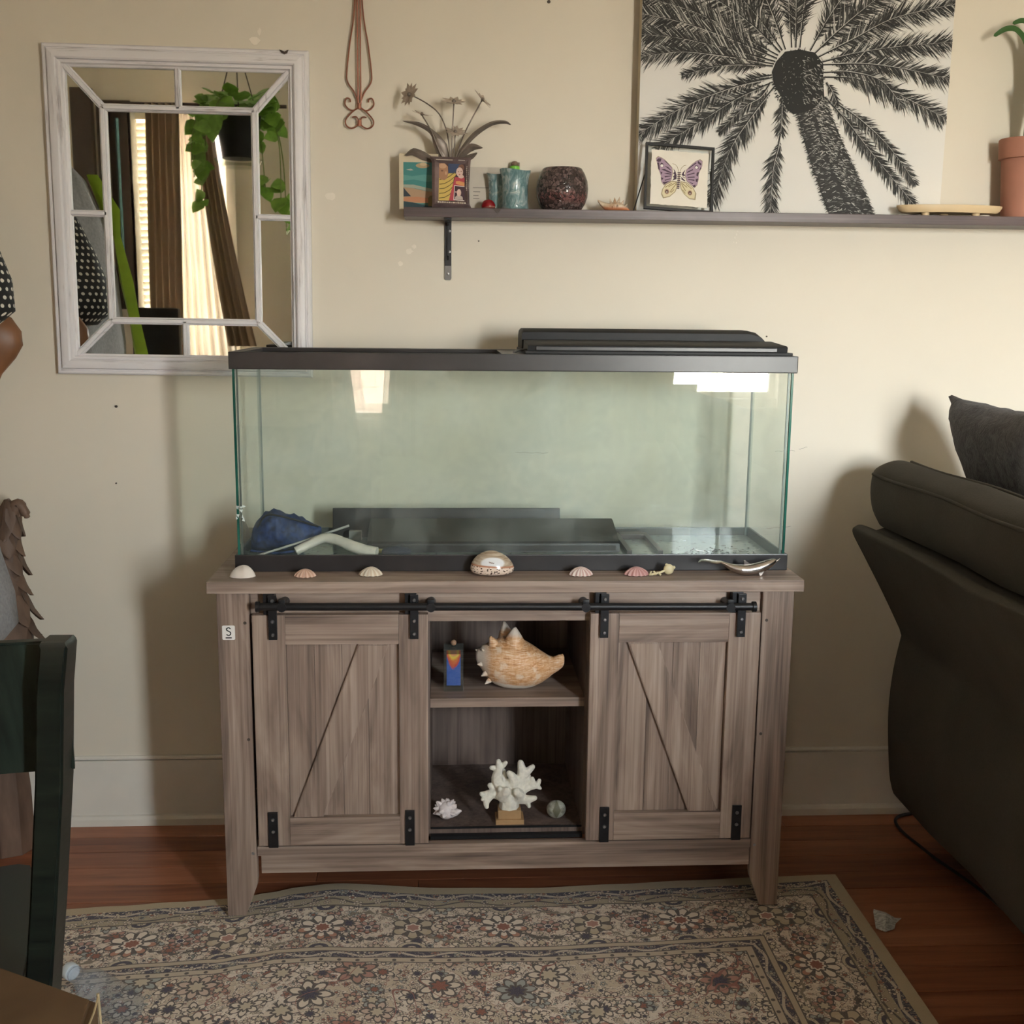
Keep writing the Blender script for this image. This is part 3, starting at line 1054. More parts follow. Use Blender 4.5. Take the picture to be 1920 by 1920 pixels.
# mitred frame rails with a stepped profile: (distance from outer edge, depth)
prof = [(0, -.002), (0, -.019), (.0035, -.024), (.0095, -.0245), (.0105, -.022), (.0125, -.022), (.0150, -.031), (.0200, -.033), (.0320, -.0325), (.0355, -.029), (.0365, -.022), (.0385, -.0215), (.0395, -.0245), (.0435, -.0235), (.0455, -.016), (.0500, -.013), (.0500, -.002)]
cs = [(-HW, -HH), (HW, -HH), (HW, HH), (-HW, HH)]
for i in range(4):
    (ax, az), (bx_, bz) = cs[i], cs[(i + 1) % 4]
    r1, r2 = [], []
    for d, y in prof:
        r1.append((MC.x + ax * (1 - d / HW), y, MC.z + az * (1 - d / HH)))
        r2.append((MC.x + bx_ * (1 - d / HW), y, MC.z + bz * (1 - d / HH)))
    bm = B(); loft(bm, [r1, r2]); obj('frame_rail', mfix(bm), MFR['level' if i % 2 == 0 else 'upright'], mirror, 25)
# inner rectangle and muntins
IX0, IX1, IZ0, IZ1 = -.1775, .1790, -.2540, .2460
OW, OH = HW - .049, HH - .049


def muntin(p, q_, w=.0085):
    p, q_ = Vector(p), Vector(q_)
    d = (q_ - p).normalized()
    n = Vector((-d.y, d.x))
    pr = [(-w, -.0062), (-w, -.0120), (-w * .72, -.0150), (-w * .58, -.0135), (-w * .45, -.0190), (w * .45, -.0190), (w * .58, -.0135), (w * .72, -.0150), (w, -.0120), (w, -.0062)]
    r1 = [(MC.x + p.x + n.x * a, y, MC.z + p.y + n.y * a) for a, y in pr]
    r2 = [(MC.x + q_.x + n.x * a, y, MC.z + q_.y + n.y * a) for a, y in pr]
    bm = B(); loft(bm, [r1, r2]); return obj('muntin', mfix(bm), MFR['level' if abs(d.x) > abs(d.y) else 'upright'], mirror, 25)


I = [(IX0, IZ0), (IX1, IZ0), (IX1, IZ1), (IX0, IZ1)]
O = [(-OW, -OH), (OW, -OH), (OW, OH), (-OW, OH)]
for i in range(4):
    muntin(I[i], I[(i + 1) % 4]); muntin(I[i], O[i])
mids = [((0, IZ0), (0, -OH)), ((IX1, 0), (OW, 0)), ((0, IZ1), (0, OH)), ((IX0, 0), (-OW, 0))]
for a, b in mids:
    muntin(a, b, .0075)
# nine mirror panes
panes = [I]
for i in range(4):
    j = (i + 1) % 4
    mi_, mo = mids[i]
    panes.append([O[i], mo, mi_, I[i]]); panes.append([mo, O[j], I[j], mi_])
for p in panes:
    c = sum((Vector(v) for v in p), Vector((0, 0))) / len(p)
    pts = [Vector(v) + (c - Vector(v)).normalized() * .002 for v in p]
    bm = B(); prism(bm, [(MC.x + v.x, MC.z + v.y) for v in pts], XZ, -.0060, -.0020); obj('mirror_pane', mfix(bm), MIRR, mirror)
bm = B(); prism(bm, [(-.512, 1.9605), (-.507, 1.9590), (-.499, 1.9555), (-.493, 1.9590), (-.490, 1.9600), (-.493, 1.9525), (-.500, 1.9500), (-.507, 1.9535)], XZ, -.0275, -.0215)
obj('chipped_spot', bm, DARKW, mirror)

# ------------------------------------------------------------------ copper wire hanger
COP = M('copper_wire', (0.36, 0.150, 0.10), 0.40, 0.55).m
wh = thing('wire_hanger', 'copper wire plate hanger with scrolled ends hanging beside the mirror', 'wire hanger', (-.326, -.008, 1.786))
W = .0019


def wire(pts, name='wire', r=W):
    bm = B(); tube(bm, spline(pts, 8), r, 6); return obj(name, bm, COP, wh, 60)


yy = -.010
for dx in (-.0035, .0035):
    wire([(-.3255 + dx * .6, yy, 2.32), (-.3245 + dx, yy, 2.08), (-.3252 + dx, yy - .002, 1.95), (-.3255 + dx, yy, 1.845)])
for s in (-1, 1):
    wire([(-.3250 + s * .004, yy, 2.32), (-.3248 + s * .0085, yy, 2.08), (-.3250 + s * .0225, yy, 1.975), (-.3252 + s * .0295, yy, 1.915),
          (-.3253 + s * .0275, yy, 1.893), (-.3254 + s * .013, yy, 1.872), (-.3255 + s * .004, yy, 1.852)])
    wire([(-.3255 + s * .002, yy, 1.836), (-.3256 + s * .014, yy, 1.829), (-.3256 + s * .026, yy, 1.832), (-.3256 + s * .0345, yy, 1.843),
          (-.3256 + s * .031, yy, 1.856), (-.3256 + s * .023, yy, 1.855), (-.3256 + s * .0215, yy, 1.848)])
    wire([(-.3256 + s * .001, yy - .003, 1.836), (-.3257 + s * .018, yy - .003, 1.824), (-.3258 + s * .0330, yy - .003, 1.806), (-.3259 + s * .0310, yy - .003, 1.793),
          (-.3260 + s * .019, yy - .003, 1.7870), (-.3260 + s * .006, yy - .003, 1.793), (-.3260 + s * .0025, yy - .003, 1.803), (-.3260 + s * .007, yy - .003, 1.813), (-.3260 + s * .017, yy - .003, 1.8125)])
for z in (1.838, 1.799):
    bm = B(); tube(bm, [(-.3257, yy - .002, z - .006), (-.3257, yy - .002, z + .007)], .0052, 10); obj('wire_wrap', bm, COP, wh, 40)
bm = B(); tube(bm, [(-.3250, .001, 2.318), (-.3250, -.016, 2.322)], .003, 8); obj('hook_nail', bm, STEEL, wh, 40)

# ------------------------------------------------------------------ wall shelf
SZ0, SZ1, SY = 1.5745, 1.5965, -.1150
shelf = thing('wall_shelf', 'long dark-stained wooden shelf on the wall above the aquarium', 'shelf', (.8, -.057, SZ0))
bm = B(); box(bm, -.2172, 2.05, SY, -.0005, SZ0, SZ1, .0015); obj('board', bm, SHELFW, shelf)
for x in (-.1126, 1.75):
    bm = B(); box(bm, x - .0085, x + .0085, -.0040, -.0006, 1.466, SZ0 - .0005, .0008); br = obj('bracket', bm, IRON, shelf)
    bm = B(); box(bm, x - .0085, x + .0085, -.100, -.0045, SZ0 - .0045, SZ0 - .0005, .0008); obj('bracket_arm', bm, IRON, br)
    bm = B(); prism(bm, [(x - .0085, 1.466), (x - .0085, 1.436), (x - .006, 1.4315), (x + .006, 1.4315), (x + .0085, 1.436), (x + .0085, 1.466)], XZ, -.0040, -.0006); obj('bare_tip', bm, GUN, br, label='bare grey steel end of the bracket')
    bm = B(); prism(bm, [(-.0041, 1.480), (-.0085, 1.49), (-.0085, SZ0 - .012), (-.085, SZ0 - .0075), (-.085, SZ0 - .0046), (-.0041, SZ0 - .0046)], YZ, x - .002, x + .002); obj('bracket_rib', bm, IRON, br)
    for z in (1.4465, 1.50, 1.55):
        bm = B(); lathe(bm, [(0, -.0062), (.0026, -.0058), (.0034, -.0041)], (x + (.004 if z > 1.46 else 0), 0, z), 8, 'y'); obj('screw', bm, STEEL, br, 40)
T = SZ1 + .0003

# canvas with a beach scene
PAL = {}


def pal(name, c, rough=.6):
    if name not in PAL:
        PAL[name] = M('print_' + name, c, rough).m
    return PAL[name]


class Print:
    """Flat printed picture: coloured polygons laid on a plane, each a hair above the last."""
    def __init__(s, fn):
        s.fn, s.bm, s.mats, s.d = fn, B(), [], 0.00004

    def poly(s, pts, name, c):
        m = pal(name, c)
        if m not in s.mats:
            s.mats.append(m)
        vs = [s.bm.verts.new(s.fn(a, b, s.d)) for a, b in pts]
        f = s.bm.faces.new(vs)
        f.material_index = s.mats.index(m)
        s.d += 0.000012

    def line(s, pts, w, name, c):
        for (a, b), (e, f) in zip(pts[:-1], pts[1:]):
            dx, dz = e - a, f - b
            l = math.hypot(dx, dz) or 1
            nx, nz = -dz / l * w / 2, dx / l * w / 2
            s.poly([(a + nx, b + nz), (a - nx, b - nz), (e - nx, f - nz), (e + nx, f + nz)], name, c)

    def ell(s, cx, cz, rx, rz, name, c, n=14, rot=0):
        cr, sr = math.cos(rot), math.sin(rot)
        s.poly([(cx + rx * math.cos(t) * cr - rz * math.sin(t) * sr, cz + rx * math.cos(t) * sr + rz * math.sin(t) * cr) for t in [2 * PI * i / n for i in range(n)]], name, c)

    def done(s, name, parent):
        return obj(name, s.bm, s.mats, parent)


CREAM = plain('raw_canvas', (0.58, 0.50, 0.36), 0.8, var=0.04)
bp = thing('beach_canvas', 'small canvas painting of a turquoise beach on the left end of the shelf', 'painting', (-.183, -.050, T))
bm = B(); box(bm, -.2300, -.1360, -.058, -.042, T, 1.7250, .001); obj('canvas', bm, CREAM, bp)
P = Print(lambda a, b, d: Vector((-.2195 + a * .082, -.0582 - d, T + .0005 + b * .108)))
P.poly([(0, 0), (1, 0), (1, 1), (0, 1)], 'teal', (0.045, 0.215, 0.205))
P.poly([(0, .60), (.3, .63), (.7, .58), (1, .62), (1, .72), (.6, .74), (.25, .70), (0, .73)], 'teal_light', (0.09, 0.29, 0.265))
P.poly([(.08, .84), (.22, .86), (.30, .83), (.20, .82)], 'cloud', (0.42, 0.42, 0.36))
P.ell(.56, .93, .20, .055, 'sun_haze', (0.42, 0.30, 0.17)); P.ell(.58, .96, .10, .035, 'sun_core', (0.55, 0.42, 0.25))
P.poly([(0, .46), (.35, .44), (.75, .38), (1, .36), (1, .41), (.6, .47), (.3, .52), (0, .52)], 'foam', (0.33, 0.36, 0.29))
P.poly([(0, .14), (.5, .12), (1, .14), (1, .37), (.70, .38), (.30, .44), (0, .46)], 'sand', (0.40, 0.26, 0.155))
P.poly([(0, .16), (.7, .13), (.85, .22), (.4, .26), (0, .24)], 'coral_sand', (0.48, 0.205, 0.10))
P.poly([(0, .46), (.06, .40), (.22, .27), (0, .26)], 'rock', (0.025, 0.035, 0.045))
P.poly([(0, 0), (1, 0), (1, .05), (.55, .09), (.25, .14), (0, .16)], 'deep', (0.012, 0.045, 0.055))
P.poly([(.5, .10), (.75, .08), (1, .04), (1, .09), (.7, .13)], 'weed', (0.05, 0.13, 0.09))
P.poly([(.72, .06), (1, .06), (1, .29), (.78, .29), (.72, .24)], 'olive', (0.17, 0.13, 0.05))
P.done('painting', bp)

# metal flowers
FLM = plain('aged_tin', (0.20, 0.165, 0.14), 0.42, 0.35, var=0.25, nscale=40)
FLP = plain('pale_tin_petal', (0.42, 0.345, 0.28), 0.5, 0.15, var=0.2, nscale=40)
fl = thing('metal_flowers', 'cut metal daisies on wire stems standing behind the photo frame', 'ornament', (-.105, -.040, T))
bm = B(); lathe(bm, [(0, T), (.018, T), (.018, T + .004), (.007, T + .008), (.006, T + .05), (0, T + .05)], (-.105, -.024, 0), 20); obj('stand', bm, FLM, fl, 40)


def rn(seed):
    return random.Random(seed)


def daisy(c, nrm, rad, seed, npet=10):
    c, nrm = Vector(c), Vector(nrm).normalized()
    a = nrm.orthogonal().normalized(); b = nrm.cross(a)
    q_ = rn(seed)
    bm = B()
    for i in range(npet):
        th = 2 * PI * (i + q_.uniform(-.15, .15)) / npet
        d = a * math.cos(th) + b * math.sin(th); s = nrm.cross(d)
        L = rad * q_.uniform(.85, 1.08); w = rad * .20
        up = nrm * rad * q_.uniform(.02, .22)
        vs = [bm.verts.new(c + d * .08 * L + s * w * .4), bm.verts.new(c + d * .08 * L - s * w * .4), bm.verts.new(c + d * .6 * L - s * w + up * .6), bm.verts.new(c + d * L + up), bm.verts.new(c + d * .6 * L + s * w + up * .6)]
        bm.faces.new(vs)
    thick(bm, .0007)
    ob = obj('flower', bm, FLP, fl, label='pale metal daisy head')
    bm = B(); ball(bm, c + nrm * .001, rad * .17, 10, 6); obj('flower_center', bm, FLM, ob, 60)
    return ob


base_pt = Vector((-.105, -.024, T + .045))
stems = [
    [(-.106, -.05, 1.70), (-.108, -.060, 1.722), (-.1155, -.068, 1.775), (-.134, -.070, 1.815), (-.163, -.070, 1.838), (-.199, -.070, 1.856)],
    [(-.104, -.05, 1.70), (-.1045, -.060, 1.722), (-.102, -.070, 1.78), (-.0989, -.070, 1.840)],
    [(-.100, -.05, 1.70), (-.092, -.060, 1.722), (-.072, -.070, 1.775), (-.0335, -.070, 1.846)],
    [(-.110, -.05, 1.70), (-.129, -.060, 1.722), (-.152, -.070, 1.775), (-.1735, -.070, 1.810)],
    [(-.103, -.05, 1.70), (-.099, -.060, 1.722), (-.0955, -.070, 1.7700)]]
for s in stems:
    bm = B(); tube(bm, spline([tuple(base_pt)] + s, 6), .0017, 6); obj('stem', bm, FLM, fl, 60)
daisy((-.2035, -.072, 1.857), (-.75, -.62, .25), .031, 1, 12)
daisy((-.0989, -.070, 1.8430), (.08, -.42, .9), .030, 2, 12)
daisy((-.0315, -.070, 1.8490), (.72, -.25, .62), .028, 3, 12)
daisy((-.1745, -.070, 1.8130), (.25, -.20, .93), .025, 4, 8)
daisy((-.0955, -.072, 1.7740), (.1, -.50, .85), .028, 5, 12)


def blade(pts, ws, seed=0):
    pts = spline([Vector(p) for p in pts], 5)
    bm = B()
    n = len(pts)
    rows = []
    for i, p in enumerate(pts):
        u_ = i / (n - 1)
        k_ = u_ * (len(ws) - 1); j = min(int(k_), len(ws) - 2); w = ws[j] * (1 - (k_ - j)) + ws[j + 1] * (k_ - j)
        t = (pts[min(i + 1, n - 1)] - pts[max(i - 1, 0)]).normalized()
        s = t.cross(Vector((0, -1, 0))).normalized()
        rows.append([bm.verts.new(p + s * w + Vector((0, .004, 0))), bm.verts.new(p + Vector((0, -.002, 0))), bm.verts.new(p - s * w + Vector((0, .004, 0)))])
    for i in range(n - 1):
        for j in range(2):
            bm.faces.new((rows[i][j], rows[i][j + 1], rows[i + 1][j + 1], rows[i + 1][j]))
    thick(bm, .0008)
    return obj('leaf', bm, FLM, fl, 60)


blade([(-.113, -.052, 1.705), (-.128, -.062, 1.742), (-.152, -.066, 1.775), (-.183, -.066, 1.792), (-.2199, -.066, 1.7985)], [.004, .014, .006, .005, .001])
blade([(-.098, -.052, 1.705), (-.080, -.062, 1.735), (-.050, -.066, 1.770), (-.010, -.066, 1.796), (.022, -.066, 1.8005), (.0368, -.066, 1.795)], [.004, .005, .006, .005, .004, .001])
blade([(-.112, -.05, 1.69), (-.124, -.058, 1.72), (-.140, -.060, 1.752), (-.152, -.060, 1.775)], [.003, .013, .009, .001])
blade([(-.098, -.05, 1.70), (-.078, -.060, 1.728), (-.055, -.064, 1.742), (-.0302, -.064, 1.7410)], [.003, .010, .009, .001])
blade([(-.095, -.05, 1.68), (-.072, -.058, 1.712), (-.055, -.060, 1.722), (-.043, -.060, 1.7300)], [.003, .008, .006, .001])
blade([(-.112, -.05, 1.68), (-.145, -.060, 1.707), (-.172, -.0650, 1.7200), (-.195, -.066, 1.7280), (-.2145, -.066, 1.7195)], [.003, .006, .010, .009, .001])

# photo frame
FRM = plain('mauve_metal_frame', (0.21, 0.155, 0.16), 0.28, 0.6, var=0.3, nscale=25)
pf = thing('photo_frame', 'small flared metal photo frame with a family snapshot', 'photo frame', (-.107, -.095, T))
FB = Matrix.Translation((-.1075, -.099, T)) @ Matrix.Rotation(R(1.0), 4, 'Y') @ Matrix.Rotation(R(-9), 4, 'X')
FW, FH = .0405, .1195
outer = [(-.0435, .0), (.0505, .0), (.0455, .010), (.0440, .060), (.0470, .1195), (-.0510, .1195), (-.0455, .108), (-.0430, .012)]
inner = [(-.0280, .0165), (.0330, .0165), (.0330, .0166), (.0330, .060), (.0330, .1040), (-.0280, .1040), (-.0280, .1039), (-.0280, .0167)]
for idx, nm in (([7, 0, 1, 2], 'bottom_rail'), ([2, 3, 4], 'side_rail'), ([4, 5], 'top_rail'), ([5, 6, 7], 'side_rail')):
    bm = B()
    for i, j in zip(idx[:-1], idx[1:]):
        o1, o2, i1, i2 = outer[i], outer[j], inner[i], inner[j]
        def rg(o_, i_):
            return [FB @ Vector((o_[0], 0, o_[1])), FB @ Vector((o_[0], -.004, o_[1])), FB @ Vector((.6 * o_[0] + .4 * i_[0], -.0095, .6 * o_[1] + .4 * i_[1])), FB @ Vector((i_[0], -.0035, i_[1])), FB @ Vector((i_[0], 0, i_[1]))]
        loft(bm, [rg(o1, i1), rg(o2, i2)])
    obj(nm, bm, FRM, pf, 30)
SILV = M('bright_metal_inlay', (0.75, 0.72, 0.72), 0.18, 1.0).m
rq = rn(21)
bm = B()
for i in range(13):
    x = -.030 + i * .0052; box(bm, x, x + .0042, -.0078, -.0066, .0060 + rq.uniform(-.001, .001), .0130 + rq.uniform(-.001, .001), mtx=FB)
for i in range(13):
    z = .040 + i * .0046; box(bm, .0372 + rq.uniform(-.001, 0), .0415 + rq.uniform(0, .001), -.0080, -.0068, z, z + .0036, mtx=FB)
box(bm, -.036, .004, -.0104, -.0094, .1095, .1118, mtx=FB); box(bm, .017, .033, -.0104, -.0094, .1095, .1118, mtx=FB)
o = obj('inlay', bm, SILV, pf); o['kind'] = 'stuff'
bm = B(); box(bm, -.029, .034, -.0028, -.0010, .0155, .105, mtx=FB); obj('backing', bm, INK, pf)
bm = B(); prism(bm, [(-.004, .10), (.004, .10), (.010, .002), (-.010, .002)], lambda a, b, d: FB @ Vector((a, d, b)) if b > .05 else Vector(((FB @ Vector((a, 0, b))).x, -.062 + d, T + .0002)), .0005, .0025); obj('easel_back', bm, INK, pf)
P = Print(lambda a, b, d: FB @ Vector((-.0280 + a * .061, -.0030 - d, .0166 + b * .0874)))
P.poly([(0, 0), (1, 0), (1, 1), (0, 1)], 'dark_red_brown', (0.06, 0.025, 0.025))
P.poly([(.36, .74), (.70, .74), (.85, 1), (.36, 1)], 'photo_navy', (0.035, 0.055, 0.12))
P.poly([(0, 0), (.42, 0), (.50, .25), (.58, .60), (.68, .74), (.40, .74), (.05, .62), (0, .60)], 'photo_yellow', (0.56, 0.40, 0.10))
for i in range(5):
    z = .06 + i * .125
    P.line([(.02, z), (.22, z + .02), (.42, z + .10), (.56 + .02 * i, z + .22)], .022, 'photo_olive', (0.13, 0.095, 0.02))
P.poly([(.0, .62), (.04, .58), (.20, .54), (.32, .60), (.36, .74), (.34, .92), (.22, 1.0), (.0, 1.0)], 'photo_tan', (0.36, 0.185, 0.10))
P.ell(.14, .93, .15, .07, 'photo_tan_light', (0.50, 0.30, 0.18)); P.ell(.12, .80, .05, .02, 'photo_shade', (0.16, 0.07, 0.04)); P.ell(.27, .74, .04, .05, 'photo_tan_light', (0.50, 0.30, 0.18))
P.poly([(.40, 0), (.62, 0), (1, .28), (1, .64), (.62, .64), (.50, .30)], 'photo_pink', (0.42, 0.05, 0.07))
P.poly([(.66, .46), (1, .40), (1, .50), (.80, .54), (.66, .53)], 'photo_orange', (0.62, 0.28, 0.10))
P.ell(.86, .90, .12, .09, 'photo_shade', (0.16, 0.07, 0.04)); P.ell(.80, .78, .135, .13, 'photo_skin', (0.62, 0.44, 0.38)); P.ell(.86, .66, .11, .05, 'photo_skin', (0.62, 0.44, 0.38))
P.ell(.76, .79, .018, .012, 'photo_shade', (0.16, 0.07, 0.04)); P.ell(.86, .80, .018, .012, 'photo_shade', (0.16, 0.07, 0.04)); P.ell(.80, .71, .03, .012, 'photo_pink', (0.42, 0.05, 0.07))
P.poly([(.58, .02), (1, .0), (1, .40), (.60, .42)], 'photo_white', (0.72, 0.66, 0.62)); P.poly([(.605, .035), (1, .02), (1, .385), (.62, .40)], 'photo_plum', (0.05, 0.018, 0.03))
P.poly([(.63, .04), (.95, .03), (.93, .11), (.84, .15), (.72, .15), (.64, .10)], 'photo_grey', (0.45, 0.38, 0.34)); P.ell(.79, .22, .085, .10, 'photo_skin', (0.62, 0.44, 0.38)); P.ell(.67, .24, .03, .02, 'photo_skin', (0.62, 0.44, 0.38))
P.done('snapshot', pf)

# printed card behind
bm = B(); box(bm, -.074, .0235, -.0006, .0006, 0, .1070, mtx=Matrix.Translation((0, -.024, T + .0002)) @ Matrix.Rotation(R(-9), 4, 'X'))
card = single('card', bm, plain('pale_card', (0.55, 0.50, 0.43), 0.6, var=.03), 'pale card with a few printed lines leaning behind the turquoise tumblers', 'card')
bm = B()
CM = Matrix.Translation((0, -.024, T + .0002)) @ Matrix.Rotation(R(-9), 4, 'X')
for x0, x1, z in ((-.052, .020, .056), (-.051, -.034, .046), (-.051, -.038, .037), (-.051, -.036, .030)):
    box(bm, x0, x1, -.0009, -.0006, z, z + .0016, mtx=CM)
obj('print_line', bm, pal('grey_line', (0.20, 0.18, 0.16)), card)

# tumblers and other glass
k = M('turquoise_bubble_glass', (0.20, 0.42, 0.44), 0.10)
k.b.inputs['Transmission Weight'].default_value = 0.45
k.b.inputs['Coat Weight'].default_value = 0.5
_n = k.noise(k.co('Object', (1, 1, .6)), 60, 4, .6, 1.5)
k.base(k.ramp(_n, [(0.3, (0.14, 0.28, 0.30)), (0.5, (0.30, 0.48, 0.50)), (0.68, (0.78, 0.88, 0.88))]))  # whitish end of the ramp paints highlights into the bubbled glass
k.bump(_n, .9, .004)
TURQ = k.m


def tumbler(c, r, h, label, ph):
    bm = B()
    pr = [(0, 0), (r * .92, 0), (r * .97, .004), (r * .93, .012), (r * .92, h * .55), (r * .97, h * .80), (r * 1.10, h * .95), (r * 1.12, h), (r * 1.0, h * .99), (r * .86, h * .80), (r * .82, .014), (0, .012)]
    lathe(bm, pr, c, 28)
    for v in bm.verts:
        d = Vector((v.co.x - c[0], v.co.y - c[1]))
        if d.length > .001:
            a = math.atan2(d.y, d.x); f = 1 + .035 * math.sin(3 * a + ph) + .02 * math.sin(7 * a + ph + v.co.z * 80)
            v.co.x = c[0] + d.x * f; v.co.y = c[1] + d.y * f
        if v.co.z > c[2] + h * .9:
            v.co.z += .003 * math.sin(2 * math.atan2(d.y, d.x) + ph)
    return single('tumbler', bm, TURQ, label, 'glass', 'turquoise tumblers', 50)


tumbler((.0475, -.0760, T), .0335, .0915, 'front turquoise bubbled glass tumbler on the shelf', .5)
tumbler((.0090, -.0280, T), .0255, .0880, 'turquoise glass tumbler partly hidden behind the front one', 2)
bt_ = thing('bottle', 'small bottle with lime green collar and brown stopper behind the tumblers', 'bottle', (.0500, -.018, T))
bm = B(); lathe(bm, [(0, T), (.012, T), (.0125, T + .085), (.008, T + .098), (.008, T + .102), (0, T + .102)], (.050, -.018, 0), 16); obj('body', bm, TURQ, bt_, 40)
bm = B(); lathe(bm, [(.0085, T + .0965), (.0125, T + .0975), (.0120, T + .1075), (.0085, T + .109), (0, T + .109)], (.050, -.018, 0), 16); obj('collar', bm, plain('lime_band', (0.18, 0.52, 0.05), 0.4), bt_, 40)
bm = B(); ball(bm, (.050, -.018, T + .1135), .0095, 12, 8, (1, 1, .75)); box(bm, .056, .062, -.020, -.016, T + .105, T + .1175, .001); obj('stopper', bm, plain('brown_stopper', (0.15, 0.10, 0.07), 0.5), bt_, 50)
bm = B(); ball(bm, (-.0155, -.064, T + .0085), .0165, 18, 10, (1.05, .85, 1.0))
for v in bm.verts:
    v.co.z = max(v.co.z, T)
single('trinket', bm, plain('ruby_red_glass', (0.20, 0.006, 0.010), 0.12), 'small domed ruby red trinket beside the photo frame', 'trinket', smooth=60)
# bit of clear wrap drooping over the shelf edge
WRAP = clear('clear_wrap', (.93, .92, .90), rough=.12)
q = [(-.050, -.085, T + .001), (-.012, -.100, T + .006), (.010, -.112, T + .004), (.046, -.100, T + .001), (.012, -.1165, T - .004), (.005, -.1180, T - .014), (-.006, -.1170, T - .004)]
bm = B(); vs = [bm.verts.new(p) for p in q]
for t in ((0, 1, 6), (1, 2, 6), (2, 4, 6), (2, 3, 4), (4, 5, 6)):
    bm.faces.new([vs[i] for i in t])
thick(bm, .0003)
single('plastic_wrap', bm, WRAP, 'scrap of clear plastic wrap hanging over the shelf edge', 'wrapper')

# dark mosaic globe
k = M('dark_mosaic_glass', (0.05, 0.03, 0.03), 0.16)
_e = k.voro(k.co(), 130, 'DISTANCE_TO_EDGE')
_cc = k.voro(k.co(), 130, 'F1', 'Color')
_x = k.xyz(_cc)[0]
_z = k.xyz(k.co())[2]
_red = (_z - .030).abs().sstep(.020, .002) * .32
k.base(k.mix(_e.sstep(.02, .06), (0.006, 0.005, 0.005), k.mix(_x * _red, k.ramp(_x, [(.2, (0.045, 0.030, 0.028)), (.8, (0.15, 0.10, 0.095))]), (0.34, 0.03, 0.03))))
k.bump(_e.sstep(0, .12), .5, .001)
bm = B()
pr = [(0, .002), (.040, .002), (.046, .0), (.0480, .004), (.0560, .016), (.0615, .032), (.0632, .052), (.0610, .070), (.0550, .086), (.0475, .0985), (.0455, .1000), (.0440, .0985), (.052, .086), (.0585, .07), (.0605, .052), (.058, .03), (.045, .010), (0, .008)]
lathe(bm, pr, (.163, -.0590, T), 40)
single('votive_globe', bm, k.m, 'round dark mosaic glass candle globe in the middle of the shelf', 'candle holder', smooth=50)

# ------------------------------------------------------------------ palm tree canvas (photographic print in black and white)
CVX0, CVX1, CVZ0, CVZ1 = .3475, 1.1080, T, T + .760
palm = thing('palm_canvas', 'large black and white palm tree print standing on the shelf', 'picture', ((CVX0 + CVX1) / 2, -.03, T))
k = M('print_sky', (0.60, 0.575, 0.52), 0.75)
_n = k.noise(k.co(), 2.2, 3)
k.base(k.ramp(_n, [(.3, (0.66, 0.655, 0.64)), (.7, (0.76, 0.735, 0.68))]))
SKYP = k.m
bm = B(); box(bm, CVX0, CVX1, -.046, -.010, CVZ0, CVZ1, .0012)
bm.faces.ensure_lookup_table()
for f in bm.faces:
    f.material_index = 0 if abs(f.normal.y) > .5 else 1
bm.normal_update()
for f in bm.faces:
    f.material_index = 0 if f.normal.y < -.5 else 1
obj('stretched_canvas', bm, [SKYP, CREAM], palm)
INKS = [M('print_ink_%d' % i, (v, v * .98, v * .93), .7).m for i, v in enumerate((.010, .022, .050, .12, .30, .52))]


def cv(X, Y):
    """Print coordinates (a 2.595 px grid measured on the picture) to metres on the canvas."""
    u, v = 1180 + X / 2.595, Y / 2.595
    x = -1.137416 + .00119123 * u - 9.2051e-05 * v + 1.06582e-07 * u * v + 3.412e-08 * u * u + 5.455e-09 * v * v
    z = 2.048454 + 3.003e-05 * u - .00115076 * v - 2.93e-08 * u * v + 7.84e-10 * u * u - 9.7446e-08 * v * v
    return Vector((x, 0, z))


pr_bm = B()
pr_d = [.0464]
rp = random.Random(17)


def pface(pts, ink):
    pts = [Vector((min(max(p.x, CVX0 + .0004), CVX1 - .0004), 0, min(max(p.z, CVZ0 + .0003), CVZ1 - .0004))) for p in pts]
    try:
        f = pr_bm.faces.new([pr_bm.verts.new((p.x, -pr_d[0], p.z)) for p in pts])
        f.material_index = ink
    except ValueError:
        pass
    pr_d[0] += 1.2e-7


def stroke(p, d, L, w, ink, bend=0.0):
    n = Vector((-d.z, 0, d.x))
    m_ = p + d * L * .5 + n * bend
    pface([p + n * w * .5, p - n * w * .5, m_ - n * w * .45, p + d * L + n * bend * .2, m_ + n * w * .45], ink)


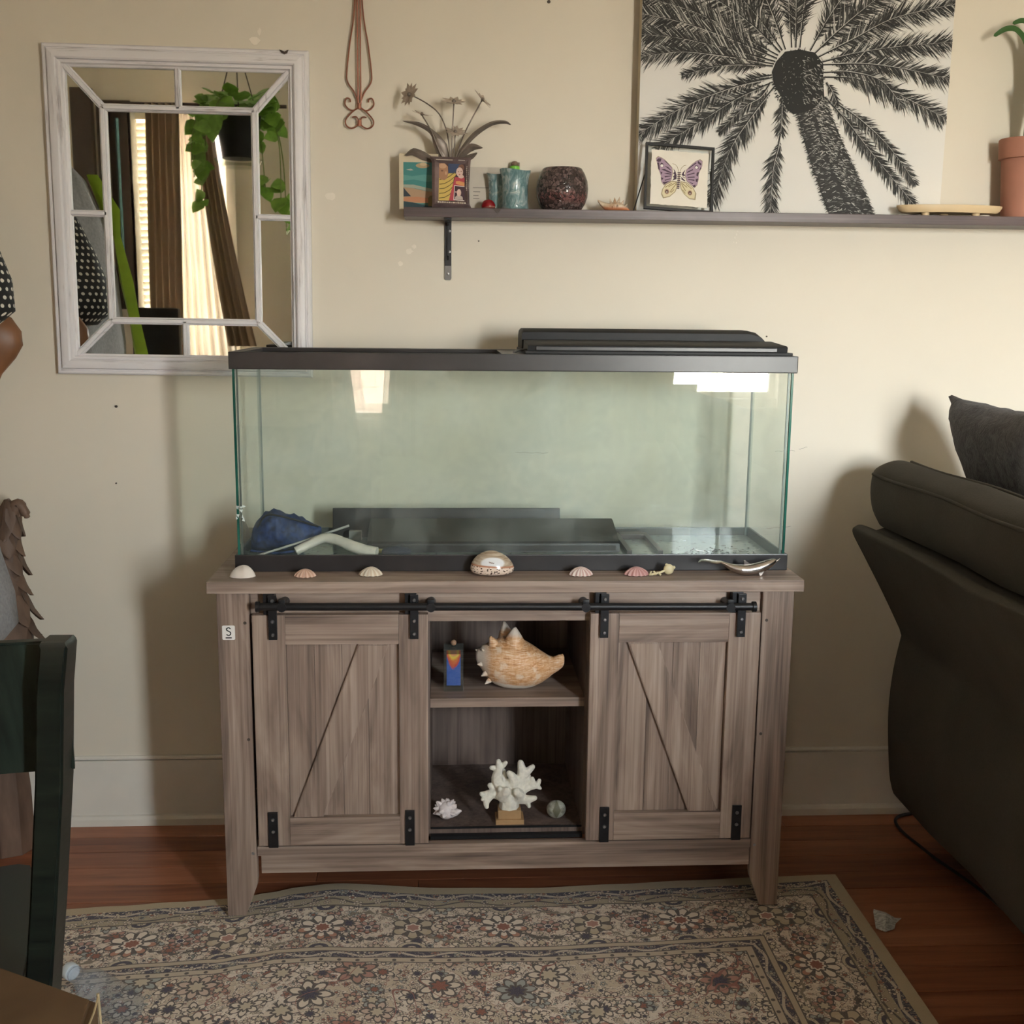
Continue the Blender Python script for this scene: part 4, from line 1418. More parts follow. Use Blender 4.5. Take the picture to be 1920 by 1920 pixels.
def frond(pts, L0, dens=1.0, spread=48, light=.22, skip=.10, rach=True):
    path = spline([cv(*p) for p in pts], 14)
    seg = [(path[i + 1] - path[i]).length for i in range(len(path) - 1)]
    tot = sum(seg)
    n = int(tot / .00165 * dens)
    for kx in range(n):
        s = tot * (kx + rp.random()) / n
        a = 0
        while a < len(seg) - 1 and s > seg[a]:
            s -= seg[a]; a += 1
        t = (path[a + 1] - path[a]).normalized()
        p = path[a] + t * min(s, seg[a])
        frac = (kx + .5) / n
        if frac < skip:
            continue
        env = min(1, (frac - skip) / .22 + .15) * min(1, (1 - frac) / .16 + .34)
        for side in (-1, 1):
            ang = R(rp.uniform(spread * .45, spread * 1.15) * (1 - .25 * frac)) * side
            c_, s_ = math.cos(ang), math.sin(ang)
            d = Vector((t.x * c_ - t.z * s_, 0, t.x * s_ + t.z * c_))
            d = (d + Vector((0, 0, -.16))).normalized()
            L = L0 * 1.55 * env * rp.uniform(.5, 1.15)
            r = rp.random()
            ink = rp.choice((4, 5, 3)) if r < light else rp.choice((0, 0, 0, 1, 1, 2))
            stroke(p, d, L, rp.uniform(.0015, .0034), ink, rp.uniform(-.001, .001))
    if rach:
        for i in range(len(path) - 1):
            w = .0042 * (1 - i / len(path)) + .0012
            d = path[i + 1] - path[i]
            n_ = Vector((-d.z, 0, d.x)).normalized()
            pface([path[i] + n_ * w * .5, path[i] - n_ * w * .5, path[i + 1] - n_ * w * .5, path[i + 1] + n_ * w * .5], 0)
            pface([path[i] + n_ * w * .5, path[i] + n_ * w * .1, path[i + 1] + n_ * w * .1, path[i + 1] + n_ * w * .5], 5)


FR = [
    # upper fan, going beyond the top of the frame
    ([(790, 230), (780, 0), (760, -300), (700, -620)], .036), ([(830, 230), (860, 0), (930, -280), (1010, -560)], .036), ([(760, 240), (690, 40), (580, -200), (430, -460)], .038),
    ([(880, 245), (990, 60), (1150, -160), (1330, -380)], .040), ([(745, 245), (620, 70), (470, -90), (240, -300)], .042), ([(810, 230), (815, 100), (820, -60), (850, -200)], .024),
    ([(735, 255), (590, 110), (400, -20), (120, -160)], .044), ([(900, 260), (1040, 130), (1200, 0), (1420, -150)], .042),
    ([(725, 270), (540, 170), (330, 60), (60, -20)], .046), ([(720, 285), (500, 190), (270, 110), (50, 60)], .044), ([(712, 300), (460, 230), (230, 180), (55, 165)], .038),
    ([(705, 312), (460, 270), (250, 250), (55, 275)], .030), ([(700, 322), (540, 312), (400, 325), (262, 365)], .020), ([(695, 365), (600, 385), (520, 420)], .017),
    ([(920, 275), (1090, 190), (1300, 85), (1590, 20)], .034), ([(935, 300), (1120, 255), (1330, 225), (1570, 205)], .034), ([(940, 312), (1150, 310), (1340, 335), (1565, 385)], .030),
    ([(950, 372), (1120, 385), (1330, 470), (1540, 575)], .034), ([(945, 350), (1080, 350), (1230, 395), (1330, 520)], .020),
    ([(698, 378), (500, 425), (270, 515), (45, 650)], .034), ([(700, 400), (520, 480), (330, 600), (130, 720)], .030), ([(710, 420), (600, 560), (490, 730), (400, 990)], .034),
    ([(690, 400), (640, 470), (560, 520), (440, 640)], .018),
    ([(742, 480), (742, 560), (738, 640)], .022), ([(738, 650), (725, 720), (700, 830), (685, 1050)], .026),
    ([(955, 470), (1060, 590), (1200, 770), (1390, 1000)], .024), ([(975, 480), (1110, 570), (1260, 710), (1395, 895)], .022), ([(960, 400), (985, 440), (1010, 500)], .014)]
for pts, L in FR:
    frond(pts, L, 1.15, 54, .27, .07 if len(pts) > 3 else .03)
# trunk with its shaggy bark
left = [(815, 545), (840, 640), (880, 780), (925, 910), (975, 1052)]
right = [(950, 470), (985, 560), (1065, 750), (1130, 890), (1195, 1052)]
lp_, rp_ = spline([cv(*p) for p in left], 8), spline([cv(*p) for p in right], 8)
for i in range(len(lp_) - 1):
    pface([lp_[i], rp_[i], rp_[i + 1], lp_[i + 1]], 1)
for i in range(1500):
    t = rp.random() * (len(lp_) - 1.01); a = int(t); f_ = t - a
    l_, r_ = lp_[a].lerp(lp_[a + 1], f_), rp_[a].lerp(rp_[a + 1], f_)
    w = rp.random()
    p = l_.lerp(r_, w)
    d = Vector((rp.uniform(.5, 1.0) * (1 if w > .45 else -1), 0, rp.uniform(-.55, .15))).normalized()
    lit = .22 + .45 * (1 - abs(w - .62) * 2.2)
    stroke(p, d, rp.uniform(.006, .015), rp.uniform(.0010, .0022), rp.choice((3, 4, 4, 5)) if rp.random() < lit else rp.choice((0, 1, 2)), rp.uniform(-.002, .002))
for i in range(120):
    t = rp.random() * (len(lp_) - 1.01); a = int(t)
    e = lp_[a] if i % 2 else rp_[a]
    stroke(e, Vector((-.8 if i % 2 else .8, 0, -.6)).normalized(), rp.uniform(.004, .010), .0016, 0)
# black crown boss
boss = [(715, 300), (760, 250), (830, 240), (905, 255), (945, 310), (945, 400), (950, 470), (905, 520), (860, 545), (800, 555), (765, 530), (740, 470), (705, 410), (695, 350)]
pface([cv(*p) for p in boss], 0)
for i in range(260):
    an, rr_ = rp.uniform(0, 2 * PI), rp.uniform(.85, 1.05)
    p = cv(825 + 118 * rr_ * math.cos(an), 395 + 152 * rr_ * math.sin(an))
    d = Vector((math.cos(an) + rp.uniform(-.6, .6), 0, -math.sin(an) + rp.uniform(-.6, .6))).normalized()
    stroke(p - d * .004, d, rp.uniform(.005, .012), .002, 0)
for i in range(130):
    X_, Y_ = rp.uniform(840, 940), rp.uniform(275, 500)
    stroke(cv(X_, Y_), Vector((rp.uniform(.2, 1), 0, rp.uniform(-.9, .2))).normalized(), rp.uniform(.004, .013), .0013, rp.choice((3, 4, 5)))
for i in range(60):
    stroke(cv(rp.uniform(730, 860), rp.uniform(270, 520)), Vector((rp.uniform(-1, 1), 0, rp.uniform(-1, 1))).normalized(), rp.uniform(.002, .006), .0012, rp.choice((3, 4)))
o = obj('palm_print', pr_bm, INKS, palm)
o['kind'] = 'stuff'

# ------------------------------------------------------------------ butterfly in a floating frame on a wire easel
bf = thing('butterfly_frame', 'thin black frame with a purple and cream butterfly picture before the palm canvas', 'picture', (.436, -.09, T))
BF = Matrix.Translation((.4400, -.1000, T + .0008)) @ Matrix.Rotation(R(2.9), 4, 'Y') @ Matrix.Rotation(R(4), 4, 'Z') @ Matrix.Rotation(R(-11), 4, 'X')
bw, bh = .0850, .1600
for (a, b, c, d) in ((-bw, bw, 0, .0060), (-bw, bw, bh - .0055, bh), (-bw, -bw + .0055, .006, bh - .0055), (bw - .0055, bw, .006, bh - .0055)):
    bm = B(); box(bm, a, b, -.0045, .0045, c, d, .0006, mtx=BF); obj('frame_bar', bm, INK, bf)
bm = B(); box(bm, -bw + .0055, bw - .0055, -.0012, .0000, .006, bh - .0055, mtx=BF); obj('glass', bm, PANE, bf)
PAPER = plain('deckle_paper', (0.76, 0.72, 0.64), 0.8, var=.03)
rq = rn(3)
pw, p0, p1 = .0705, .0125, .1440
edge = []
for i in range(26): edge.append((-pw + 2 * pw * i / 26, p0 + rq.uniform(-.001, .001)))
for i in range(26): edge.append((pw + rq.uniform(-.001, .001), p0 + (p1 - p0) * i / 26))
for i in range(26): edge.append((pw - 2 * pw * i / 26, p1 + rq.uniform(-.001, .001)))
for i in range(26): edge.append((-pw + rq.uniform(-.001, .001), p1 - (p1 - p0) * i / 26))
bm = B(); prism(bm, edge, lambda a, b, d: BF @ Vector((a, d, b)), -.0024, -.0014); obj('paper', bm, PAPER, bf)
P = Print(lambda a, b, d: BF @ Vector((-pw + a * 2 * pw, -.0026 - d * .6, p1 - b * (p1 - p0))))


def bp2(X, Y):
    s = (X - (845 + 45 * (Y - 185) / 885)) / 880.0
    return (s, (Y - 190 - 42 * s) / 880.0)


MAU, PLUM, CRE, OLV = (0.36, 0.25, 0.34), (0.060, 0.030, 0.055), (0.66, 0.59, 0.38), (0.34, 0.28, 0.17)
wings = [[(925, 345), (955, 310), (1000, 325), (1060, 360), (1180, 480), (1195, 560), (1180, 690), (1080, 760), (1055, 735), (1030, 690), (1020, 610), (985, 530)],
         [(1640, 360), (1600, 335), (1540, 365), (1480, 420), (1405, 510), (1395, 600), (1430, 690), (1555, 785), (1590, 740), (1605, 650), (1600, 560), (1640, 440)]]
for w in wings:
    cx_, cy_ = sum(p[0] for p in w) / len(w), sum(p[1] for p in w) / len(w)
    P.poly([bp2(cx_ + (x - cx_) * 1.05, cy_ + (y - cy_) * 1.05) for x, y in w], 'wing_edge', OLV)
    P.poly([bp2(*p) for p in w], 'wing_mauve', MAU)
dark = [[(930, 370), (960, 335), (1005, 335), (1000, 385), (960, 395)], [(945, 410), (975, 400), (990, 480), (995, 530), (970, 510)], [(1040, 360), (1090, 385), (1185, 480), (1150, 455)],
        [(1065, 455), (1120, 470), (1180, 530), (1140, 510)], [(1020, 510), (1070, 505), (1180, 555), (1170, 570), (1060, 530)], [(1005, 545), (1040, 560), (1025, 600)], [(1060, 575), (1120, 565), (1180, 580), (1180, 595), (1110, 585)],
        [(1075, 620), (1180, 605), (1180, 618), (1085, 640)], [(1020, 640), (1065, 650), (1040, 690)], [(1080, 680), (1180, 650), (1170, 665), (1090, 695)], [(1055, 715), (1100, 710), (1170, 690), (1080, 755)], [(1010, 400), (1040, 420), (1050, 465), (1010, 470), (995, 430)],
        [(1200, 490), (1235, 530), (1262, 600), (1265, 660), (1200, 690), (1225, 640), (1205, 630), (1228, 590), (1205, 575), (1222, 540)],
        [(1570, 350), (1630, 400), (1625, 430), (1570, 390)], [(1625, 440), (1635, 480), (1605, 510)], [(1430, 480), (1540, 380), (1555, 390), (1440, 490)], [(1415, 540), (1500, 490), (1510, 505), (1420, 555)], [(1420, 585), (1530, 545), (1540, 560), (1425, 597)],
        [(1430, 620), (1540, 610), (1545, 625), (1435, 635)], [(1440, 655), (1540, 660), (1545, 680), (1450, 668)], [(1570, 545), (1605, 530), (1590, 610), (1565, 590)], [(1560, 650), (1600, 640), (1590, 700), (1565, 690)], [(1460, 700), (1530, 720), (1520, 735)], [(1520, 760), (1560, 740), (1570, 770), (1545, 785)], [(1535, 430), (1580, 430), (1590, 480), (1550, 490), (1530, 460)],
        [(1390, 500), (1355, 545), (1335, 590), (1365, 610), (1395, 600), (1370, 570)], [(1335, 620), (1410, 690), (1385, 690), (1340, 665)], [(1340, 610), (1390, 630), (1395, 650)]]
for d in dark:
    P.poly([bp2(*p) for p in d], 'wing_plum', PLUM)
for x, y in ((1022, 452), (1558, 462)):
    a, b = bp2(x, y); P.ell(a, b, .024, .026, 'wing_white', (0.80, 0.76, 0.72))
low = [[(1270, 700), (1200, 695), (1110, 745), (1060, 830), (1050, 910), (1085, 975), (1180, 950), (1260, 870), (1290, 780)], [(1330, 695), (1430, 715), (1530, 790), (1585, 880), (1580, 985), (1490, 975), (1400, 900), (1345, 820), (1330, 760)]]
for w in low:
    cx_, cy_ = sum(p[0] for p in w) / len(w), sum(p[1] for p in w) / len(w)
    P.poly([bp2(cx_ + (x - cx_) * 1.03, cy_ + (y - cy_) * 1.03) for x, y in w], 'wing_edge', OLV)
    P.poly([bp2(cx_ + (x - cx_) * .90, cy_ + (y - cy_) * .90) for x, y in w], 'wing_cream', CRE)
for l in ([(1260, 720), (1150, 790)], [(1265, 740), (1200, 840), (1180, 880)], [(1240, 830), (1200, 880)], [(1200, 730), (1100, 800)], [(1345, 720), (1440, 790)], [(1350, 740), (1420, 850)], [(1370, 830), (1420, 890)], [(1420, 740), (1510, 810)]):
    P.line([bp2(*p) for p in l], .012, 'wing_line', (0.25, 0.18, 0.08))
for x, y in ((1132, 868), (1490, 878)):
    a, b = bp2(x, y); P.ell(a, b, .042, .050, 'spot_tan', (0.45, 0.30, 0.20)); P.ell(a, b, .028, .034, 'spot_dark', (0.09, 0.035, 0.03)); P.ell(a, b + .008, .011, .016, 'spot_pale', (0.55, 0.48, 0.40))
P.line([bp2(1295, 560), bp2(1305, 810)], .040, 'body_tan', (0.42, 0.34, 0.26))
for i in range(9):
    y = 552 + i * 32; P.line([bp2(1270 + 4 * i * .3, y), bp2(1326 - 1 * i, y + 2)], .017, 'wing_plum', PLUM)
P.line([bp2(*p) for p in ((1285, 540), (1265, 470), (1230, 430), (1180, 412))], .007, 'wing_line', (0.25, 0.18, 0.08))
P.line([bp2(*p) for p in ((1308, 540), (1325, 480), (1360, 440), (1395, 432))], .007, 'wing_line', (0.25, 0.18, 0.08))
P.done('butterfly_print', bf)
for s in (-1, 1):
    bm = B(); tube(bm, [BF @ Vector((s * .078, .0060, .105)), Vector((.436 + s * .098, -.060, T + .0018))], .0016, 6); obj('easel_leg', bm, INK, bf, 40)

# small conch on the shelf
PINKS = M('conch_cream', (0.55, 0.42, 0.30), 0.45)
_n = PINKS.noise(PINKS.co('Object', (1, 1, 1)), 55, 4)
_z = PINKS.xyz(PINKS.co('Object', (1, 1, 1)))[2]
PINKS.base(PINKS.mix((_z * 1.0).sstep(.013, .004), PINKS.ramp(_n, [(.35, (0.42, 0.26, 0.15)), (.6, (0.66, 0.55, 0.42))]), (0.58, 0.20, 0.085)))


def lumpy(rings, spikes, bm=None):
    bm = bm or B()
    loft(bm, rings)
    for p, d, L, r in spikes:
        p, d = Vector(p), Vector(d).normalized()
        tube(bm, [p - d * L * .3, p + d * L * .35, p + d * L], [r, r * .62, r * .12], 7)
    return bm


def shell_rings(st, yc, n=16, wob=0.0):
    out = []
    for x, zt, zb, yh in st:
        out.append([(x, yc + yh * math.cos(2 * PI * i / n), (zt + zb) / 2 + (zt - zb) / 2 * math.sin(2 * PI * i / n) * (1 + wob * math.sin(5 * i))) for i in range(n)])
    return out


bm = lumpy(shell_rings([(.2490, T + .0275, T + .0225, .002), (.2560, T + .0245, T + .013, .005), (.266, T + .0205, T + .004, .009), (.277, T + .0190, T + .0005, .013), (.288, T + .0225, T, .016), (.300, T + .0235, T, .017), (.311, T + .0180, T, .014), (.320, T + .0110, T + .001, .009), (.328, T + .004, T + .001, .002)], -.072, 16, .05),
           [((.281, -.075, T + .018), (-.3, -.2, 1), .012, .0045), ((.2895, -.077, T + .021), (-.1, -.2, 1), .012, .005), ((.2985, -.076, T + .022), (.2, -.2, 1), .0125, .005), ((.307, -.076, T + .018), (.45, -.3, 1), .010, .004), ((.313, -.082, T + .011), (.7, -.6, .7), .010, .004), ((.295, -.088, T + .012), (0, -1, .5), .007, .004), ((.284, -.086, T + .009), (-.2, -1, .5), .006, .003)])
single('small_conch', bm, PINKS.m, 'small cream and orange conch shell lying on the shelf beside the butterfly frame', 'seashell', smooth=60)

# oval dish on little feet
DISHM = plain('pale_clay', (0.62, 0.47, 0.28), 0.5, var=.05, nscale=6)
dish = thing('dish', 'shallow tan oval dish on small feet beside the terracotta pot', 'dish', (1.113, -.060, T))
bm = B()
lathe(bm, [(0, .0065), (.90, .0065), (.955, .011), (1.0, .0205), (1.0, .0240), (.975, .0245), (.93, .0175), (0, .0150)], (0, 0, 0), 48)
for v in bm.verts:
    v.co = Vector((1.113 + v.co.x * .1315, -.0890 + v.co.y * .0415, T + v.co.z))
obj('bowl', bm, DISHM, dish, 40)
for x, y in ((1.048, -.102), (1.174, -.102), (1.111, -.064)):
    bm = B(); lathe(bm, [(0, T), (.009, T), (.0105, T + .0075), (0, T + .0075)], (x, y, 0), 12); obj('foot', bm, DISHM, dish, 40)

# terracotta pot with a strappy plant
TERRA = plain('terracotta', (0.40, 0.175, 0.115), 0.75, var=.08, nscale=10, bump=.1)
pot = thing('potted_plant', 'terracotta pot with an arching green plant at the right end of the view', 'plant', (1.3050, -.0620, T))
pc = (1.3050, -.0625, 0)
bm = B(); lathe(bm, [(0, T), (.0440, T), (.0450, T + .002), (.0535, T + .138), (.0530, T + .140)], pc, 36); obj('pot', bm, TERRA, pot, 40)
bm = B(); lathe(bm, [(.0530, T + .1405), (.0600, T + .1415), (.0625, T + .186), (.0610, T + .1885), (.0560, T + .1885), (.0540, T + .170), (0, T + .170)], pc, 36); obj('rim', bm, TERRA, pot, 40)
bm = B(); lathe(bm, [(0, T + .178), (.0545, T + .178), (.0548, T + .1705)], pc, 24); obj('soil', bm, plain('soil', (.03, .02, .014), .9, bump=.5), pot)
DKG = plain('dark_leaf_green', (0.035, 0.105, 0.022), 0.42, var=.3, nscale=14)


def strap(pts, w, par, m):
    pts = spline([Vector(p) for p in pts], 7)
    n = len(pts)
    bm = B(); rows = []
    for i, p in enumerate(pts):
        t = (pts[min(i + 1, n - 1)] - pts[max(i - 1, 0)]).normalized()
        s = t.cross(Vector((.25, -1, .35))).normalized()
        ww = w * (.35 + .65 * math.sin(PI * min(1, .12 + .88 * i / (n - 1))) ** .7) * (1 if i < n - 1 else .05)
        up = s.cross(t)
        rows.append([bm.verts.new(p + s * ww), bm.verts.new(p - up * ww * .25), bm.verts.new(p - s * ww)])
    for i in range(n - 1):
        for j in range(2):
            bm.faces.new((rows[i][j], rows[i][j + 1], rows[i + 1][j + 1], rows[i + 1][j]))
    thick(bm, .0009)
    return obj('leaf', bm, m, par, 60)


for pts in ([(1.303, -.062, T + .175), (1.302, -.062, 1.90), (1.290, -.062, 1.995), (1.262, -.062, 2.036), (1.232, -.062, 2.040), (1.2027, -.062, 2.0224)],
            [(1.306, -.058, T + .175), (1.310, -.056, 1.92), (1.303, -.055, 2.02), (1.280, -.055, 2.060), (1.250, -.055, 2.054)],
            [(1.308, -.066, T + .175), (1.318, -.075, 1.90), (1.350, -.085, 2.02), (1.410, -.10, 2.06), (1.48, -.11, 2.0)],
            [(1.306, -.070, T + .175), (1.30, -.080, 1.88), (1.318, -.10, 2.00), (1.36, -.13, 2.08), (1.40, -.17, 2.05)],
            [(1.309, -.052, T + .175), (1.33, -.045, 1.90), (1.37, -.04, 1.98), (1.43, -.04, 1.99), (1.50, -.04, 1.90)],
            [(1.302, -.070, T + .175), (1.300, -.085, 1.83), (1.290, -.10, 1.885), (1.278, -.115, 1.90)]):
    strap(pts, .0085, pot, DKG)

# ------------------------------------------------------------------ shells and trinkets along the front of the cabinet top
CT = HT + .0002


def shell_mat(name, a, b, nrib, edge=None, ctr=(0, 0)):
    k = M(name, a, 0.45)
    x, y, z = k.xyz(k.co())
    ang = y.atan2(x)
    f = (ang * nrib).sin() * .5 + .5
    n = k.noise(k.co(), 90, 3)
    k.base(k.mix(f * .75 + n * .3 - .1, a, b))
    return k.m


def scallop(cx_, cy_, w, d, h, nr, m, label, name='scallop_shell', amp=.06, lean=0.0, rz=0.0):
    bm = B()
    nu, nv = nr * 4, 9
    top = bm.verts.new((0, .12 * d, h))
    prev = None
    for j in range(1, nv + 1):
        s = j / nv
        ringv = []
        for i in range(nu):
            th = 2 * PI * i / nu
            rib = 1 + amp * s * math.cos(nr * th) * (1 if name == 'scallop_shell' else 0)
            x = w / 2 * s * math.cos(th) * rib + lean * w * (1 - s)
            y = d / 2 * s * math.sin(th) * rib + .12 * d * (1 - s)
            z = h * (1 - s ** 2.0) ** .72 + h * .05 * s * (1 - s) * math.cos(nr * th) + (.001 * (1 + math.cos(nr * th)) * (s ** 4) * (amp > .01))
            ringv.append(bm.verts.new((x, y, z)))
        for i in range(nu):
            q_ = (i + 1) % nu
            if prev is None:
                bm.faces.new((top, ringv[i], ringv[q_]))
            else:
                bm.faces.new((prev[i], ringv[i], ringv[q_], prev[q_]))
        prev = ringv
    thick(bm, .0012)
    xform(bm, Matrix.Translation((cx_, cy_, CT + .0008)) @ Matrix.Rotation(rz, 4, 'Z'))
    mz = min(v.co.z for v in bm.verts)
    bmesh.ops.translate(bm, vec=(0, 0, CT - mz), verts=bm.verts)
    o = single(name, bm, m, label, 'seashell', 'shells along the cabinet top', 60, origin=(cx_, cy_, CT))
    return o


scallop(-.5560, -.466, .0560, .040, .0235, 14, shell_mat('white_clam', (0.72, 0.66, 0.60), (0.62, 0.54, 0.48), 3), 'smooth white clam shell at the left end of the cabinet top', 'clam_shell', .0, .05)
scallop(-.4215, -.470, .0450, .034, .0160, 13, shell_mat('orange_scallop', (0.66, 0.47, 0.37), (0.50, 0.27, 0.185), 13), 'small peach orange scallop shell near the left door hanger')
scallop(-.2810, -.4605, .0490, .034, .0180, 12, shell_mat('cream_scallop', (0.68, 0.62, 0.52), (0.50, 0.37, 0.25), 12), 'cream scallop shell below the white pipe in the tank', lean=.04)
scallop(.1785, -.466, .0510, .034, .0180, 13, shell_mat('white_pink_scallop', (0.70, 0.63, 0.58), (0.42, 0.20, 0.175), 13), 'white scallop with pink ribs right of the speckled cowrie')
scallop(.3020, -.466, .0530, .034, .0180, 13, shell_mat('rosy_scallop', (0.60, 0.38, 0.35), (0.36, 0.135, 0.13), 13), 'rosy pink scallop shell beside the small bone-coloured key')

# cowrie
k = M('cowrie', (0.6, 0.5, 0.42), 0.18)
co_ = k.co()
x, y, z = k.xyz(co_)
vor = k.voro(k.co('Object', (1, 1, 1.5)), 170, 'F1')
sp_ = vor.sstep(.42, .30)
low_ = k.mix(sp_ * z.sstep(.002, .006), (0.70, 0.56, 0.46), (0.045, 0.020, 0.012))
n1 = k.noise(k.co('Object', (20, 60, 260)), 1, 4)
olive = k.ramp(n1, [(.35, (0.28, 0.20, 0.13)), (.6, (0.50, 0.41, 0.31))])
pat = ((x * 38.0).pow(2.0) + ((z - .030) * 78.0).pow(2.0))
white = k.mix(pat.sstep(.70, 1.15), (0.68, 0.69, 0.70), olive)
ringc = k.mix(((z - .0225 + x * .06).abs()).sstep(.0030, .0012), white, (0.42, 0.20, 0.12))
k.base(k.mix((z + x * .06).sstep(.0195, .0220), low_, ringc))
bm = B()
ball(bm, (0, 0, 0), 1, 40, 26)
for v in bm.verts:
    n_ = v.co.copy()
    az = abs(n_.z)
    h_ = math.hypot(n_.x, n_.y) or 1
    if n_.z < 0:
        rad_ = max(0, 1 - az ** 3.2) ** .34; zz = .0170 - .0170 * az
    else:
        rad_ = .97 * max(0, 1 - az ** 1.9) ** .60 + .03 * (1 - az) ** 6; zz = .0170 + .0375 * az
    v.co = Vector((n_.x / h_ * .0480 * rad_ - .003 * max(0, n_.z), n_.y / h_ * .0290 * rad_, zz))
xform(bm, Matrix.Translation((-.0160, -.4560, CT)))
cow = single('cowrie_shell', bm, k.m, 'large speckled cowrie shell with a white engraved patch in the middle of the cabinet top', 'seashell', 'shells along the cabinet top', 60, origin=(-.0160, -.4560, CT))
ORG[cow.name] = Vector((-.0160, -.4560, CT))
bm = B(); tube(bm, [(-.0245 + .012 * t, -.4822 + .0006 * abs(t - .5), CT + .0335 - .0030 * t + .0012 * math.sin(t * 21)) for t in [i / 16 for i in range(17)]], .0007, 5)
obj('engraving', bm, pal('brown_engraving', (0.22, 0.14, 0.12)), cow)

# small bone coloured key
KEYM = plain('bone_cream', (0.62, 0.54, 0.33), 0.4, var=.08)
key = thing('key_charm', 'small bone-coloured key charm with a round head between pink scallop and dolphin', 'charm', (.363, -.47, CT))
bm = B(); ball(bm, (.3740, -.463, CT + .0125), .0118, 16, 10, (1, .6, 1)); ball(bm, (.3850, -.463, CT + .0165), .004, 8, 6); ball(bm, (.3690, -.463, CT + .0225), .0035, 8, 6); obj('head', bm, KEYM, key, 60)
bm = B(); tube(bm, [(.3660, -.464, CT + .0100), (.3520, -.468, CT + .0060), (.3330, -.474, CT + .0030)], [.0028, .0026, .0026], 8); obj('shaft', bm, KEYM, key, 60)
bm = B(); tube(bm, [(.3480, -.468, CT + .0068), (.3545, -.474, CT + .0025)], .0026, 7); tube(bm, [(.3400, -.468, CT + .0095), (.3430, -.474, CT + .0024)], .0026, 7); tube(bm, [(.3340, -.468, CT + .0080), (.3300, -.475, CT + .0024)], .0024, 7); obj('bit', bm, KEYM, key, 60)

# silver dolphin
SLV = M('polished_pewter', (0.50, 0.46, 0.43), 0.22, 1.0).m
dol = thing('dolphin_figurine', 'silver leaping dolphin figurine at the right end of the cabinet top', 'figurine', (.54, -.468, CT))
pth = spline([(.4880, -.466, CT + .0300), (.5000, -.468, CT + .0245), (.5150, -.469, CT + .0175), (.5340, -.470, CT + .0125), (.5560, -.470, CT + .0128), (.5780, -.470, CT + .0180), (.5960, -.469, CT + .0255), (.6070, -.468, CT + .0310), (.6130, -.468, CT + .0335)], 6)
N_ = len(pth)
_kr = [.0022, .0042, .0080, .0115, .0126, .0125, .0100, .0066, .0026]
rad = []
for i in range(N_):
    t = i / (N_ - 1) * (len(_kr) - 1); j = min(int(t), len(_kr) - 2)
    rad.append(min(_kr[j] * (1 - t + j) + _kr[j + 1] * (t - j), pth[i].z - CT))
bm = B(); tube(bm, pth, rad, 14); obj('body', bm, SLV, dol, 60)
bm = B(); tube(bm, [(.609, -.4685, CT + .0295), (.617, -.4685, CT + .0335), (.6215, -.4685, CT + .0375)], [.0032, .0022, .0008], 8); obj('beak', bm, SLV, dol, 60)
bm = B(); prism(bm, [(.5400, CT + .0215), (.5390, CT + .0330), (.5430, CT + .0335), (.5530, CT + .0265), (.5610, CT + .0225)], XZ, -.4715, -.4685, bev=.0006); obj('dorsal_fin', bm, SLV, dol)
bm = B(); prism(bm, [(.5720, CT + .0075), (.5840, CT + .0120), (.5800, CT + .0040), (.5770, CT + .0002), (.5745, CT + .0010)], XZ, -.4800, -.4780, bev=.0006); obj('flipper', bm, SLV, dol)
bm = B()
rings = []
for x, zc, yh, t_ in ((.4900, .0290, .004, .003), (.4800, .0285, .010, .0035), (.4680, .0310, .016, .0028), (.4560, .0330, .014, .0022), (.4450, .0325, .010, .0016), (.4380, .0290, .004, .0008)):
    rings.append([(x, -.466 + yh * math.cos(a), CT + zc + t_ * math.sin(a)) for a in [2 * PI * i / 10 for i in range(10)]])
loft(bm, rings); obj('tail_fluke', bm, SLV, dol, 60)

# ------------------------------------------------------------------ inside the cabinet
SH = .5077
k = M('sand_art', (0.5, 0.3, 0.1), 0.6)
x, y, z = k.xyz(k.co())
w_ = k.noise(k.co(), 45, 3)
zz = z + (w_ - .5) * .030 - (x * x) * 120.0
k.base(k.ramp(zz * 10.0, [(.0, (0.03, 0.10, 0.42)), (.38, (0.03, 0.10, 0.42)), (.44, (0.55, 0.05, 0.03)), (.56, (0.66, 0.17, 0.02)), (.64, (0.70, 0.52, 0.04)), (.74, (0.62, 0.22, 0.10)), (.82, (0.42, 0.31, 0.12)), (.95, (0.44, 0.36, 0.16))]))
SANDM = k.m
sb = thing('sand_art_bottle', 'square glass bottle of layered coloured sand on the cabinet shelf', 'bottle', (-.1000, -.405, SH))
bm = B(); box(bm, -.1225, -.0775, -.4275, -.3825, SH, SH + .1000, .002); obj('glass', bm, clear('bottle_glass', (.88, .91, .89), haze=.05), sb)
bm = B(); box(bm, -.1160, -.0840, -.4210, -.3890, SH + .0120, SH + .0860, .002); bmesh.ops.translate(bm, vec=(0, 0, 0), verts=bm.verts); o = obj('sand', bm, SANDM, sb)
o.location = (0, 0, .011); o.data.transform(Matrix.Translation((0, 0, -.011)))
bm = B(); lathe(bm, [(.0075, SH + .1002), (.008, SH + .104), (0, SH + .104)], (-.1, -.405, 0), 14); obj('neck', bm, clear('bottle_neck_glass', (.9, .94, .92)), sb, 40)
bm = B(); ball(bm, (-.1, -.405, SH + .1085), .0066, 12, 8); obj('cork', bm, plain('cork_ball', (.33, .20, .12), .6), sb, 60)

